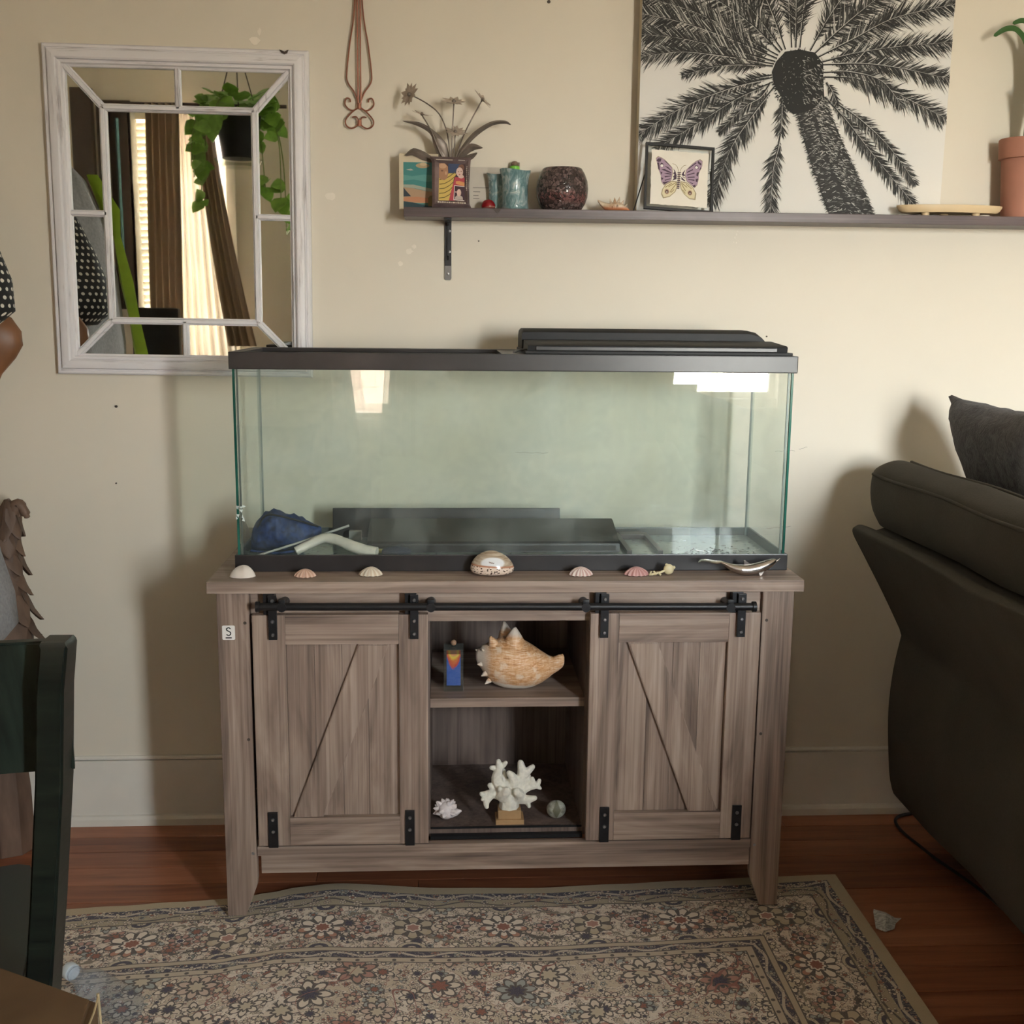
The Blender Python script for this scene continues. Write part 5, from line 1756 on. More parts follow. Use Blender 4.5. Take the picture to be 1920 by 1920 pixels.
k = M('queen_conch', (0.55, 0.30, 0.13), 0.42)
co_ = k.co('Object', (1, 1, 1))
wv = k.noise(k.co('Object', (34, 50, 330), (0, R(14), 0)), 1, 5, .7, 1.2)
wx = k.noise(k.co('Object', (190, 60, 26), (0, R(-14), 0)), 1, 4, .6, .8)
x, y, z = k.xyz(co_)
tan_ = k.ramp(wv * .80 + wx * .20, [(.34, (0.36, 0.15, 0.055)), (.48, (0.64, 0.34, 0.15)), (.62, (0.80, 0.62, 0.44))])
spots = k.noise(co_, 38, 3)
tan_ = k.mix(spots.sstep(.54, .68) * .75, tan_, (0.78, 0.66, 0.52))
k.base(k.mix((z + x * .14).sstep(.021, .014), k.mix((x + spots * .02).sstep(-.046, -.070).max(z.sstep(.124, .138)), tan_, (0.66, 0.57, 0.48)), (0.80, 0.74, 0.66)))
k.bump(wv * .6 + spots * .4, .5, .003)
CON = k.m
YC = -.405
bx0 = .052


def cz(v):
    return SH + (1310 - v) * .001165


def cxw(u):
    return -.047 + (u - 898) * .001165


st = []
for u, vt, vb, yh in ((896, 1237, 1250, .010), (900, 1229, 1262, .016), (906, 1226, 1268, .020), (908, 1222, 1272, .024), (915, 1221, 1284, .030), (922, 1216, 1293, .038), (935, 1211, 1301, .045), (950, 1206, 1307, .050), (970, 1206, 1309.5, .052), (990, 1213, 1309.5, .050), (1008, 1224, 1306, .043), (1025, 1236, 1298, .034), (1038, 1244, 1289, .024), (1048, 1247, 1281, .017), (1058, 1243, 1275, .013), (1066, 1241, 1268, .010), (1069, 1246, 1262, .006)):
    st.append((cxw(u), cz(vt), cz(vb), yh))
rings = shell_rings(st, YC, 28)
for r_, s_ in zip(rings, st):
    for i, p in enumerate(r_):
        a = 2 * PI * i / 28
        f = 1 + .018 * math.sin(9 * a)
        r_[i] = (p[0], YC + (p[1] - YC) * f, max(SH, p[2]))
sp = [((cxw(970), YC - .012, cz(1214)), (.02, -.25, 1), .038, .032), ((cxw(956), YC + .022, cz(1212)), (-.15, .2, 1), .036, .024), ((cxw(932), YC - .010, cz(1222)), (-.40, -.30, 1), .028, .020), ((cxw(916), YC - .012, cz(1236)), (-.7, -.4, .8), .017, .009),
      ((cxw(908), YC - .016, cz(1256)), (-.9, -.5, .1), .013, .009), ((cxw(914), YC - .022, cz(1274)), (-.8, -.6, -.3), .012, .008), ((cxw(903), YC, cz(1236)), (-.9, -.1, .6), .011, .007), ((cxw(920), YC - .026, cz(1288)), (-.8, -.5, -.5), .011, .007)]
bm = lumpy(rings, sp)
for v in bm.verts:
    v.co.z = max(v.co.z, SH)
conch = single('conch_shell', bm, CON, 'large orange and white spiked conch shell on the cabinet shelf', 'seashell', smooth=70, origin=(cxw(975), YC, SH))

# coral on its wooden base
CORM = plain('white_coral', (0.74, 0.72, 0.64), 0.8, var=.12, nscale=120, bump=.9)
PINE = plain('pine_block', (0.42, 0.26, 0.125), 0.55, var=.12, nscale=25)
FZ = .1982
ckx = lambda X: .0270 + (X - 610) / 3.556 * .001178
ckz = lambda Y: FZ + (1606 - Y) / 3.556 * .001178
coral = thing('coral', 'white branching coral mounted on a small two-step pine base', 'coral', (.027, -.435, FZ))
bm = B(); box(bm, ckx(518), ckx(714), -.458, -.412, FZ, ckz(1572), .001); b0 = obj('plinth', bm, PINE, coral)
bm = B(); box(bm, ckx(535), ckx(694), -.453, -.417, ckz(1572) + .0002, ckz(1508), .001); obj('plinth_step', bm, PINE, b0)
bm = B()
br = [([(612, 1512), (612, 1430), (605, 1350)], (66, 58, 44), 0), ([(590, 1410), (525, 1300), (538, 1215), (534, 1155)], (44, 36, 26, 17), -.010), ([(540, 1225), (505, 1208), (484, 1197)], (22, 18, 13), -.012), ([(540, 1215), (570, 1190), (584, 1168)], (22, 18, 14), -.008),
      ([(575, 1430), (500, 1395), (455, 1440), (455, 1475)], (38, 32, 24, 15), -.016), ([(490, 1400), (440, 1395), (417, 1377)], (26, 20, 14), -.018), ([(540, 1400), (500, 1360), (478, 1338)], (30, 24, 17), -.004), ([(470, 1420), (440, 1425), (424, 1415)], (22, 16, 11), -.020), ([(555, 1420), (545, 1370), (543, 1338)], (30, 24, 17), -.02),
      ([(615, 1400), (580, 1330), (570, 1258)], (40, 32, 19), .012), ([(640, 1380), (640, 1290), (608, 1238)], (42, 32, 18), -.012), ([(650, 1380), (700, 1280), (690, 1190)], (42, 34, 21), .004), ([(700, 1280), (745, 1245), (775, 1222)], (30, 24, 17), .006), ([(690, 1330), (740, 1300), (748, 1290)], (28, 22, 15), .010),
      ([(670, 1410), (735, 1365), (800, 1350), (822, 1318)], (36, 28, 20, 14), .002), ([(755, 1360), (775, 1325), (772, 1298)], (22, 18, 13), .0), ([(795, 1350), (815, 1360), (828, 1368)], (18, 15, 11), -.002),
      ([(660, 1440), (725, 1440), (788, 1420)], (38, 30, 16), -.014), ([(715, 1440), (738, 1460), (748, 1474)], (22, 18, 12), -.018), ([(600, 1430), (560, 1400), (590, 1350)], (44, 40, 30), -.025), ([(640, 1430), (680, 1400), (660, 1360)], (44, 36, 26), -.022)]
for pts, rs, dy in br:
    n_ = len(pts)
    P3 = spline([(ckx(a), -.435 + dy * (i / (n_ - 1)) * 1.2, ckz(b)) for i, (a, b) in enumerate(pts)], 4)
    r3 = []
    for i in range(len(P3)):
        t = i / (len(P3) - 1) * (n_ - 1); j = min(int(t), n_ - 2)
        r3.append((rs[j] * (1 - t + j) + rs[j + 1] * (t - j)) / 3.556 * .001178 * 1.12)
    tube(bm, P3, r3, 8)
    ball(bm, P3[-1], r3[-1], 8, 6)
for v in bm.verts:
    v.co.z = max(v.co.z, ckz(1507) + .0003)
co_ob = obj('branches', bm, CORM, coral)
rm = co_ob.modifiers.new('fuse', 'REMESH'); rm.mode = 'VOXEL'; rm.voxel_size = .0016; rm.use_smooth_shade = True
sm = co_ob.modifiers.new('soften', 'SMOOTH'); sm.iterations = 3; sm.factor = .5

# spiky white shell, lower left
SPK = plain('lilac_white_shell', (0.74, 0.67, 0.67), 0.35, var=.18, nscale=60, bump=.3)
bm = B()
rq = rn(8)
cc = Vector((-.1165, -.430, FZ + .026))
ball(bm, cc, .0215, 18, 12, (1.0, .95, 1.0))
for v in bm.verts:
    v.co.z = max(v.co.z, FZ + .0005)
tube(bm, [cc + Vector((.010, -.004, -.006)), cc + Vector((.024, -.008, -.002)), cc + Vector((.0345, -.010, .002))], [.012, .008, .002], 9)
for i in range(34):
    th, ph = rq.uniform(0, 2 * PI), rq.uniform(-.35, 1.3)
    d = Vector((math.cos(th) * math.cos(ph), math.sin(th) * math.cos(ph) * .9 - .1, math.sin(ph)))
    L = rq.uniform(.006, .0105)
    tube(bm, [cc + d * .018, cc + d * (.0215 + L * .4), cc + d * (.0215 + L)], [.0072, .0046, .0006], 6)
single('murex_shell', bm, SPK, 'spiky white shell at the left of the cabinet floor', 'seashell', smooth=50)
# round grey stone shell, lower right
k = M('mottled_grey_stone', (0.22, 0.22, 0.17), 0.55)
n_ = k.noise(k.co(), 70, 5, .65)
x, y, z = k.xyz(k.co())
hrt = (x.abs() * 1.5 + (z - .018) * -.9)
k.base(k.mix((x.abs() * 1.25 + (z - .024).abs() * .55).sstep(.014, .010), k.ramp(n_, [(.35, (0.14, 0.14, 0.11)), (.62, (0.42, 0.42, 0.35))]), (0.14, 0.135, 0.085)))
k.bump(n_, .4, .002)
bm = B(); ball(bm, (.1380, -.425, FZ + .0215), .0225, 22, 14, (1.0, .72, .96))
single('stone', bm, k.m, 'round mottled grey stone at the right of the cabinet floor', 'stone', smooth=60)

# ------------------------------------------------------------------ oriental rug
RX1, RX0, RYF = .832, -1.75, -2.65
edge_pts = [(-1.75, -.470), (-1.2, -.468), (-.994, -.460), (-.86, -.448), (-.738, -.434), (-.60, -.422), (-.53, -.402), (-.4646, -.385), (-.38, -.379), (-.289, -.386), (-.10, -.398), (.09, -.404), (.28, -.392), (.4657, -.380), (.65, -.372), (.832, -.366)]


def rug_back(x):
    for (a, b), (c, d) in zip(edge_pts[:-1], edge_pts[1:]):
        if x <= c:
            t = (x - a) / (c - a)
            t = t * t * (3 - 2 * t)
            return b + (d - b) * t
    return edge_pts[-1][1]


k = M('oriental_rug', (0.4, 0.3, 0.2), 0.95, spec=0.1)
uvn = k.t.nodes.new('ShaderNodeUVMap')
uvn.uv_map = 'rug'
a_, b_, _z = k.xyz(uvn.outputs[0])          # metres from the right edge / the back edge
a2 = a_ * -1.0 + (RX1 - RX0)
b2 = b_ * -1.0 + 2.25
d_ = a_.min(b_).min(a2.min(b2))
onside = a_ < b_
l_ = onside * b_ + (onside * -1.0 + 1.0) * a_
vec = k.comb(a_, b_)
NAVY, RUST, IVO, TANC, OLIVE, DK, GRN = (0.050, 0.047, 0.085), (0.32, 0.11, 0.075), (0.86, 0.76, 0.65), (0.62, 0.53, 0.39), (0.44, 0.36, 0.25), (0.11, 0.088, 0.085), (0.25, 0.28, 0.24)
# small curling motifs: contour lines of twisted noise, filled in patches
n1 = k.noise(vec, 26, 1.2, .5, 2.6)
n1b = k.noise(vec, 48, 1.5, .5, 1.8)
cl = (n1 * 5.0).frac() - .5
line = cl.abs().sstep(.11, .06)
cl2 = (n1b * 4.0).frac() - .5
line2 = cl2.abs().sstep(.085, .045)
pick = k.noise(vec, 40, 1.0)
fill = k.ramp(pick, [(0, NAVY), (.30, (0.60, 0.50, 0.39)), (.40, IVO), (.53, (0.68, 0.57, 0.45)), (.60, (0.46, 0.28, 0.22)), (.63, IVO), (.70, GRN)], True)
small = k.mix(line2 * .8, k.mix(line, fill, DK), (0.24, 0.20, 0.19))


def blossoms(scale, rad, petals, rnd_=.75):
    """Flowers scattered one to a cell: (mask, colour)."""
    n = k.t.nodes.new('ShaderNodeTexVoronoi')
    n.feature = 'F1'
    k.t.links.new(vec, n.inputs['Vector'])
    n.inputs['Scale'].default_value = scale
    n.inputs['Randomness'].default_value = rnd_
    sub = k.t.nodes.new('ShaderNodeVectorMath'); sub.operation = 'SUBTRACT'
    k.t.links.new(vec, sub.inputs[0]); k.t.links.new(n.outputs['Position'], sub.inputs[1])
    u, w, _q = k.xyz(sub.outputs[0])
    cc = k.xyz(n.outputs['Color'])
    r = (u * u + w * w).sqrt()
    th = u.atan2(w) + cc[1] * 6.0
    cs_ = (th * petals).cos()
    e = (cs_ * .22 + 1.0) * rad * (cc[2] * .5 + .7)
    q_ = r / e
    body = k.ramp(cc[0], [(0, (0.50, 0.27, 0.21)), (.14, (0.76, 0.65, 0.53)), (.50, (0.40, 0.42, 0.39)), (.60, (0.66, 0.50, 0.40)), (.75, (0.80, 0.70, 0.58))], True)
    col = k.mix((cs_ < -.55) * (q_ > .42), body, DK)
    col = k.mix(q_.sstep(.44, .38), col, k.ramp(cc[1], [(0, RUST), (.25, NAVY), (.5, TANC)], True))
    col = k.mix((q_ - .44).abs().sstep(.08, .05), col, DK)
    col = k.mix((q_ - .93).abs().sstep(.10, .06), col, DK)
    return q_.sstep(1.02, .98), col


# main border: alternating fan palmettes every 0.20 m along the edge, on ivory
PER = .40
dm = d_ - .172
off = l_ - .222 + onside * .05


def palmette(shift, rad, petals, c_in, c_mid, c_out):
    u = ((off + shift) / PER).frac() * PER - PER / 2
    r = (u.pow(2.0) + (dm * 1.10).pow(2.0)).sqrt()
    th = u.atan2(dm)
    cs_ = (th * petals).cos()
    q_ = r / (cs_ * (rad * .12) + rad)
    col = k.mix(cs_ < -.35, c_out, DK)
    col = k.mix((q_ > .70) * (dm > 0), col, k.mix(cs_ < -.2, c_mid, DK))
    col = k.mix(q_.sstep(.40, .36), col, IVO)
    col = k.mix(q_.sstep(.30, .26), col, c_in)
    col = k.mix((q_ - .42).abs().sstep(.05, .03), col, DK)
    col = k.mix((q_ - .95).abs().sstep(.06, .035), col, DK)
    return q_.sstep(1.0, .97), col


s1, c1 = palmette(0.0, .052, 9.0, RUST, (0.52, 0.25, 0.17), IVO)
s2, c2 = palmette(PER / 2, .046, 6.0, (0.46, 0.24, 0.19), (0.55, 0.45, 0.31), (0.58, 0.49, 0.36))
s3, c3 = palmette(PER / 4, .026, 7.0, NAVY, RUST, (0.52, 0.30, 0.25))
s4, c4 = palmette(3 * PER / 4, .026, 7.0, NAVY, RUST, (0.52, 0.30, 0.25))
b1, bc1 = blossoms(15, .021, 6.0)
b2, bc2 = blossoms(34, .0090, 5.0)
ivor = k.mix(k.noise(vec, 60, 3).sstep(.35, .7), (0.74, 0.63, 0.52), IVO)
bord = k.mix(pick.sstep(.36, .40) * pick.sstep(.60, .56), small, k.mix(line * .55, ivor, (0.30, 0.25, 0.22)))
bord = k.mix(b2, bord, bc2)
bord = k.mix(b1, bord, bc1)
wig = (off * (2 * PI / PER)).sin()
bord = k.mix((dm - wig * .046 + (n1 - .5) * .03).abs().sstep(.0055, .003), bord, DK)
bord = k.mix((dm + wig * .060 + (n1 - .5) * .03).abs().sstep(.0045, .0025), bord, (0.25, 0.21, 0.16))
for s_, c_ in ((s3, c3), (s4, c4), (s2, c2), (s1, c1)):
    bord = k.mix(s_, bord, c_)
hu = ((off + .1) / .20).frac() * .20 - .10
hb = (hu.pow(2.0) + ((dm.abs() - .080) * 1.4).pow(2.0)).sqrt()
bord = k.mix(hb.sstep(.034, .031), bord, k.mix(line2, k.mix((hb * 300.0).sin() > .2, NAVY, TANC), DK))
# field: bouquets and scrolls over ivory and tan islands with rust scalloped edges
isl = k.noise(vec, 4.6, 2, .5, .6)
ground = k.mix(isl.sstep(.48, .52), (0.66, 0.55, 0.42), (0.84, 0.74, 0.64))
field = k.mix(line * .5, ground, (0.30, 0.25, 0.22))
field = k.mix(pick.sstep(.46, .42).max(pick.sstep(.565, .60)), field, small)
field = k.mix(b2, field, bc2)
f1, fc1 = blossoms(8, .036, 7.0, .9)
field = k.mix(b1, field, bc1)
field = k.mix(f1, field, fc1)
field = k.mix((isl - .50).abs().sstep(.0045, .002), field, (0.33, 0.13, 0.11))
ve, vc, vd = line, [pick, n1b, n1], line2
# guard stripes
dx_ = ((l_ * 26.0).frac() - .5) / 26.0
g1 = k.mix((dx_.pow(2.0) + (d_ - .2985).pow(2.0)).sqrt().sstep(.0052, .0038), (0.60, 0.50, 0.38), DK)       # dotted light stripe
sc = (l_ * 52.0).sin()
gd = k.mix((d_ - .2775 - sc * .0065).abs().sstep(.0040, .0025), k.mix(line2 * .8, NAVY, (0.55, 0.46, 0.37)), (0.62, 0.53, 0.43))
gd = k.mix(b2 * .8, gd, bc2)
ol = k.mix((d_ - .0735 - (l_ * 40.0).sin() * .008).abs().sstep(.0035, .0020), k.mix(line2 * .7, OLIVE, (0.50, 0.42, 0.29)), DK)
ol = k.mix(b2 * .9, ol, bc2)
dkb = k.mix(((l_ * 44.0).sin() * .007 + (d_ - .0435)).abs().sstep(.0045, .003).max(line2 * .8), NAVY, (0.62, 0.53, 0.43))
dkb = k.mix(b2, dkb, bc2)
bands = [(.0, TANC, None), (.030, None, dkb), (.057, None, ol), (.0885, DK, None), (.0925, None, bord), (.250, DK, None), (.253, (0.56, 0.46, 0.34), None), (.2645, DK, None), (.267, None, gd), (.288, DK, None), (.2905, None, g1), (.305, DK, None), (.308, None, field)]
col = k.mix(0.0, (0.5, 0.4, 0.26), (0.68, 0.58, 0.43))
for t0, c, s in bands[1:]:
    col = k.mix(d_ > t0, col, c if s is None else s)
fuzz = k.noise(vec, 420, 3)
col = k.mix(fuzz.sstep(.25, .8) * .20, col, (0.60, 0.52, 0.43))
k.base(col)
k.bump(fuzz * .7 + line * -.3, .6, .003)
RUGM = k.m
k.sheen(.15)
bm = B()
uvl = bm.loops.layers.uv.new('rug')
NU, NV = 150, 90
vs, uvs = [], {}
for i in range(NU + 1):
    x = RX0 + (RX1 - RX0) * i / NU
    yb = rug_back(x)
    row = []
    for j in range(NV + 1):
        v_ = (j / NV) ** 1.3
        y = yb + (RYF - yb) * v_
        rip = math.exp(-((x + .36) / .12) ** 2) * math.exp(-((y + .42) / .07) ** 2) * .012 + math.exp(-((x + .60) / .10) ** 2) * math.exp(-((y + .33) / .05) ** 2) * .004
        rip += .0012 * (1 + math.sin(x * 6 + y * 3) * math.sin(y * 5.3 - x))
        wob = .006 * math.sin(x * 7.5 + 1) * math.exp(y * .7)
        q_ = bm.verts.new((x, y, .0095 + rip))
        uvs[q_] = (RX1 - x, (yb - y) + wob)
        row.append(q_)
    vs.append(row)
for i in range(NU):
    for j in range(NV):
        bm.faces.new((vs[i][j], vs[i + 1][j], vs[i + 1][j + 1], vs[i][j + 1]))
rim = [vs[i][0] for i in range(NU + 1)] + [vs[NU][j] for j in range(1, NV + 1)] + [vs[i][NV] for i in range(NU - 1, -1, -1)] + [vs[0][j] for j in range(NV - 1, 0, -1)]
low = []
for q_ in rim:
    n_ = bm.verts.new((q_.co.x, q_.co.y, .0006)); uvs[n_] = uvs[q_]; low.append(n_)
for i in range(len(rim)):
    j = (i + 1) % len(rim)
    bm.faces.new((rim[j], rim[i], low[i], low[j]))
for f in bm.faces:
    for lp in f.loops:
        lp[uvl].uv = uvs[lp.vert]
bmesh.ops.recalc_face_normals(bm, faces=bm.faces)
me = bpy.data.meshes.new('rug'); bm.to_mesh(me); bm.free(); me.materials.append(RUGM); me.shade_smooth()
me.set_sharp_from_angle(angle=R(50))
rug = bpy.data.objects.new('rug', me); COL.objects.link(rug)
tag(rug, 'floral oriental rug with ivory border and tan edging under the cabinet', 'rug')

# torn wrapper on the boards
k = M('silvery_wrapper', (0.55, 0.54, 0.50), 0.4)
n_ = k.noise(k.co('Object', (60, 160, 60)), 1, 3)
k.base(k.ramp(n_, [(.42, (0.62, 0.61, 0.57)), (.52, (0.30, 0.29, 0.27)), (.58, (0.60, 0.59, 0.55))]))
q = [(.8455, -.5950), (.8620, -.6090), (.8850, -.6020), (.8990, -.5760), (.9220, -.5530), (.9050, -.5560), (.8890, -.5400), (.8680, -.5230), (.8630, -.5330)]
bm = B()
rq = rn(4)
c = bm.verts.new((.878, -.568, .012))
rr_ = [bm.verts.new((x, y, .0006 + rq.uniform(0, .009))) for x, y in q]
m1 = [bm.verts.new(((x + .878) / 2, (y - .568) / 2, .004 + rq.uniform(0, .010))) for x, y in q]
for i in range(len(q)):
    j = (i + 1) % len(q)
    bm.faces.new((rr_[i], rr_[j], m1[j], m1[i])); bm.faces.new((m1[i], m1[j], c))
thick(bm, .0005)
mz = min(v.co.z for v in bm.verts); bmesh.ops.translate(bm, vec=(0, 0, .0004 - mz), verts=bm.verts)
single('wrapper', bm, k.m, 'crumpled silvery torn wrapper on the floorboards right of the rug', 'wrapper')

# ------------------------------------------------------------------ sofa, seen from behind its back
k = M('brown_microfibre', (0.045, 0.037, 0.030), 0.9, spec=0.2)
n_ = k.noise(k.co(), 3.2, 4)
n2 = k.noise(k.co(), 260, 3)
k.base(k.ramp(n_ * .7 + n2 * .3, [(.3, (0.066, 0.057, 0.045)), (.7, (0.105, 0.092, 0.074))]))
k.bump(n2 * .5 + n_ * .5, .35, .004)
SOFA = k.m
k = M('charcoal_plush', (0.05, 0.05, 0.055), 0.95, spec=0.15)
n_ = k.noise(k.co(), 34, 4, .7, .8)
n2 = k.noise(k.co(), 200, 3)
k.base(k.ramp(n_, [(.3, (0.070, 0.067, 0.070)), (.7, (0.165, 0.158, 0.163))]))
k.bump(n_ * .7 + n2 * .3, 1.0, .010)
k.sheen(.12)
PLUSH = k.m
SY0, SY1 = -3.05, -.16
sofa = thing('sofa', 'dark brown sofa standing end-on to the wall with its back to the cabinet', 'sofa', (1.45, -1.6, 0))


def sofa_loft(prof, y0, y1, soft=.02, wob=.004):
    """Closed (x,z) profile extruded along y with softened ends."""
    cx_, cz_ = sum(p[0] for p in prof) / len(prof), sum(p[1] for p in prof) / len(prof)
    ys = [(y1, .965), (y1 - soft * .35, .985), (y1 - soft, 1.0)] + [(y1 - soft - (y1 - y0 - 2 * soft) * t / 14, 1.0) for t in range(1, 14)] + [(y0 + soft, 1.0), (y0 + soft * .35, .985), (y0, .965)]
    rings = []
    for i, (y, s) in enumerate(ys):
        rings.append([(cx_ + (x - cx_) * s + wob * math.sin(y * 9 + z * 7), y, cz_ + (z - cz_) * s + wob * .5 * math.sin(y * 13 + x * 9)) for x, z in prof])
    bm = B(); loft(bm, rings); return bm


def smooth_prof(pts, n=4):
    return [(p.x, p.z) for p in spline([(a, 0, b) for a, b in pts], n)]


back = smooth_prof([(1.078, .122), (1.0480, .130), (1.0300, .230), (1.0190, .350), (1.0240, .460), (1.0400, .552)]) + smooth_prof([(1.0340, .570), (.985, .668), (.930, .770), (.8985, .828), (.9020, .8410), (.9180, .8440), (.955, .8300)], 4) + [(1.06, .860), (1.16, .80), (1.20, .45), (1.20, .125)]
obj('back', sofa_loft(back, SY0, SY1, .015), SOFA, sofa, 50)
top = smooth_prof([(.962, .842), (.9420, .880), (.9330, .925), (.9345, .968), (.9440, .988), (.975, 1.003), (1.005, 1.006), (1.0290, .998)], 3) + smooth_prof([(1.06, .985), (1.14, .925), (1.24, .80), (1.30, .64), (1.30, .50)], 3) + [(1.215, .49), (1.17, .815), (1.06, .868)]
cush = obj('back_cushion', sofa_loft(top, SY0 + .02, SY1 - .005, .03), SOFA, sofa, 50)
for x, z, n_ in ((.9355, .972, 'piping'), (1.0290, 1.0000, 'piping')):
    bm = B(); tube(bm, [(x + .004 * math.sin(y * 9 + z * 7), y, z + .002 * math.sin(y * 13 + x * 9)) for y in [SY1 - .02 - i * (SY1 - SY0 - .06) / 60 for i in range(61)]], .0042, 7); obj(n_, bm, SOFA, cush, 60)
bm = B(); box(bm, 1.205, 1.92, SY0 + .24, SY1 - .24, .09, .31, .03); obj('seat_base', bm, SOFA, sofa, 40)
for i in range(3):
    ym = SY0 + .245 + i * .802
    bm = B(); box(bm, 1.31, 1.95, ym, ym + .797, .312, .47, .045); obj('seat_cushion', bm, SOFA, sofa, 40)
for ya, yb in ((SY1 - .235, SY1 - .004), (SY0 + .004, SY0 + .235)):
    bm = B(); box(bm, 1.206, 1.90, ya, yb, .09, .64, .05); obj('arm', bm, SOFA, sofa, 40)
for x in (1.40, 1.85):
    for y in (SY1 - .40, SY0 + .40):
        bm = B(); lathe(bm, [(0, .0005), (.022, .0005), (.030, .0895), (0, .0895)], (x, y, 0), 12); obj('foot', bm, DARKW, sofa, 40)
# plush pillow
bm = B()
S_ = .235
NP = 22


def pil(u, v, side):
    a, b = u * 2 - 1, v * 2 - 1
    e = max(0, (1 - a ** 4)) ** .5 * max(0, (1 - b ** 4)) ** .5
    pin = 1 - .10 * (1 - abs(a) ** 2) * (abs(b) ** 3) - .0
    pin2 = 1 - .10 * (1 - abs(b) ** 2) * (abs(a) ** 3)
    return Vector((a * S_ * pin2, side * (.066 * e + .004), b * S_ * pin))


g1_ = [[bm.verts.new(pil(i / NP, j / NP, -1)) for j in range(NP + 1)] for i in range(NP + 1)]
g2_ = [[bm.verts.new(pil(i / NP, j / NP, 1)) for j in range(NP + 1)] for i in range(NP + 1)]
for i in range(NP):
    for j in range(NP):
        bm.faces.new((g1_[i][j], g1_[i + 1][j], g1_[i + 1][j + 1], g1_[i][j + 1])); bm.faces.new((g2_[i][j + 1], g2_[i + 1][j + 1], g2_[i + 1][j], g2_[i][j]))
ring1 = [g1_[i][0] for i in range(NP + 1)] + [g1_[NP][j] for j in range(1, NP + 1)] + [g1_[i][NP] for i in range(NP - 1, -1, -1)] + [g1_[0][j] for j in range(NP - 1, 0, -1)]
ring2 = [g2_[i][0] for i in range(NP + 1)] + [g2_[NP][j] for j in range(1, NP + 1)] + [g2_[i][NP] for i in range(NP - 1, -1, -1)] + [g2_[0][j] for j in range(NP - 1, 0, -1)]
for i in range(len(ring1)):
    j = (i + 1) % len(ring1)
    bm.faces.new((ring1[j], ring1[i], ring2[i], ring2[j]))
bmesh.ops.recalc_face_normals(bm, faces=bm.faces)
rq = rn(2)
for v in bm.verts:
    v.co += Vector((rq.uniform(-.002, .002), rq.uniform(-.002, .002), rq.uniform(-.002, .002)))
PM = Matrix.Translation((1.205, -.425, .952)) @ Matrix.Rotation(R(-25), 4, 'Y') @ Matrix.Rotation(R(90), 4, 'Z')
xform(bm, PM)
single('pillow', bm, PLUSH, 'charcoal plush throw pillow propped on the sofa back', 'pillow', smooth=80)
# cable on the boards beside the sofa
bm = B(); tube(bm, spline([(1.225, -.028, .006), (1.185, -.025, .005), (1.128, -.040, .0048), (1.100, -.075, .0048), (1.095, -.137, .0048), (1.108, -.220, .0048), (1.120, -.286, .0048), (1.142, -.370, .0048), (1.160, -.446, .0048), (1.172, -.53, .0048), (1.1785, -.612, .0048), (1.16, -.80, .0048), (1.20, -1.05, .0048)], 6), .0042, 7)
single('cable', bm, INK, 'black power cable trailing along the floor beside the sofa', 'cable', smooth=60)

# ------------------------------------------------------------------ dark green-black dining chair at lower left
k = M('worn_dark_green_paint', (0.014, 0.020, 0.017), 0.36)
n_ = k.noise(k.co('Object', (3, 3, 22)), 2.2, 5, .65)
k.base(k.ramp(n_, [(.35, (0.007, 0.009, 0.008)), (.62, (0.016, 0.022, 0.016)), (.8, (0.040, 0.050, 0.038))]))
k.rough(n_ * .25 + .25)
CHM = k.m
k = M('worn_dark_green_slat', (0.014, 0.020, 0.017), 0.36)
n_ = k.noise(k.co('Object', (22, 3, 3)), 2.2, 5, .65)
k.base(k.ramp(n_, [(.35, (0.010, 0.014, 0.012)), (.62, (0.024, 0.036, 0.028)), (.8, (0.045, 0.062, 0.048))]))
CHS = k.m
chair = thing('dining_chair', 'dark green-black wooden dining chair with a slatted back at the left edge', 'chair', (-.86, -1.3, 0))


CRM = Matrix.Translation((-.64, -1.5, 0)) @ Matrix.Rotation(R(17), 4, 'Z') @ Matrix.Translation((.64, 1.5, 0))


def post(p, q_, w, d, name, m=CHM, bev=.004):
    """Square bar between two points, w wide in x and d deep in y."""
    p, q_ = Vector(p), Vector(q_)
    bm = B()
    pts = lambda c: [(c.x - w / 2, c.y - d / 2, c.z), (c.x + w / 2, c.y - d / 2, c.z), (c.x + w / 2, c.y + d / 2, c.z), (c.x - w / 2, c.y + d / 2, c.z)]
    loft(bm, [pts(p), pts(q_)])
    bmesh.ops.bevel(bm, geom=list(bm.edges), offset=bev, segments=2, affect='EDGES', clamp_overlap=True)
    return obj(name, xform(bm, CRM), m, chair, 40)


XR, XL = -.5585, -1.0150
for xx, s in ((XR, 1), (XL, -1)):
    bm = B()
    rings = []
    for z, y, x, w, d in ((.0135, -1.56, -.665 if s > 0 else -.94, .034, .034), (.25, -1.515, -.652 if s > 0 else -.945, .036, .040), (.46, -1.500, -.640 if s > 0 else -.955, .0345, .044), (.62, -1.515, -.6165 if s > 0 else -.975, .0335, .045), (.80, -1.560, -.5835 if s > 0 else -.998, .0325, .044), (.93, -1.605, -.5600 if s > 0 else XL, .0315, .041), (.984, -1.622, -.5475 if s > 0 else XL - .005, .0310, .038), (.9915, -1.624, -.5475 if s > 0 else XL - .005, .026, .030)):
        rings.append([(x - w / 2, y - d / 2, z), (x + w / 2, y - d / 2, z), (x + w / 2, y + d / 2, z), (x - w / 2, y + d / 2, z)])
    loft(bm, rings); bmesh.ops.bevel(bm, geom=[e for e in bm.edges if abs(e.verts[0].co.z - e.verts[1].co.z) > .02], offset=.003, segments=2, affect='EDGES', clamp_overlap=True)
    obj('back_post', bm if s > 0 else xform(bm, CRM), CHM, chair, 40)


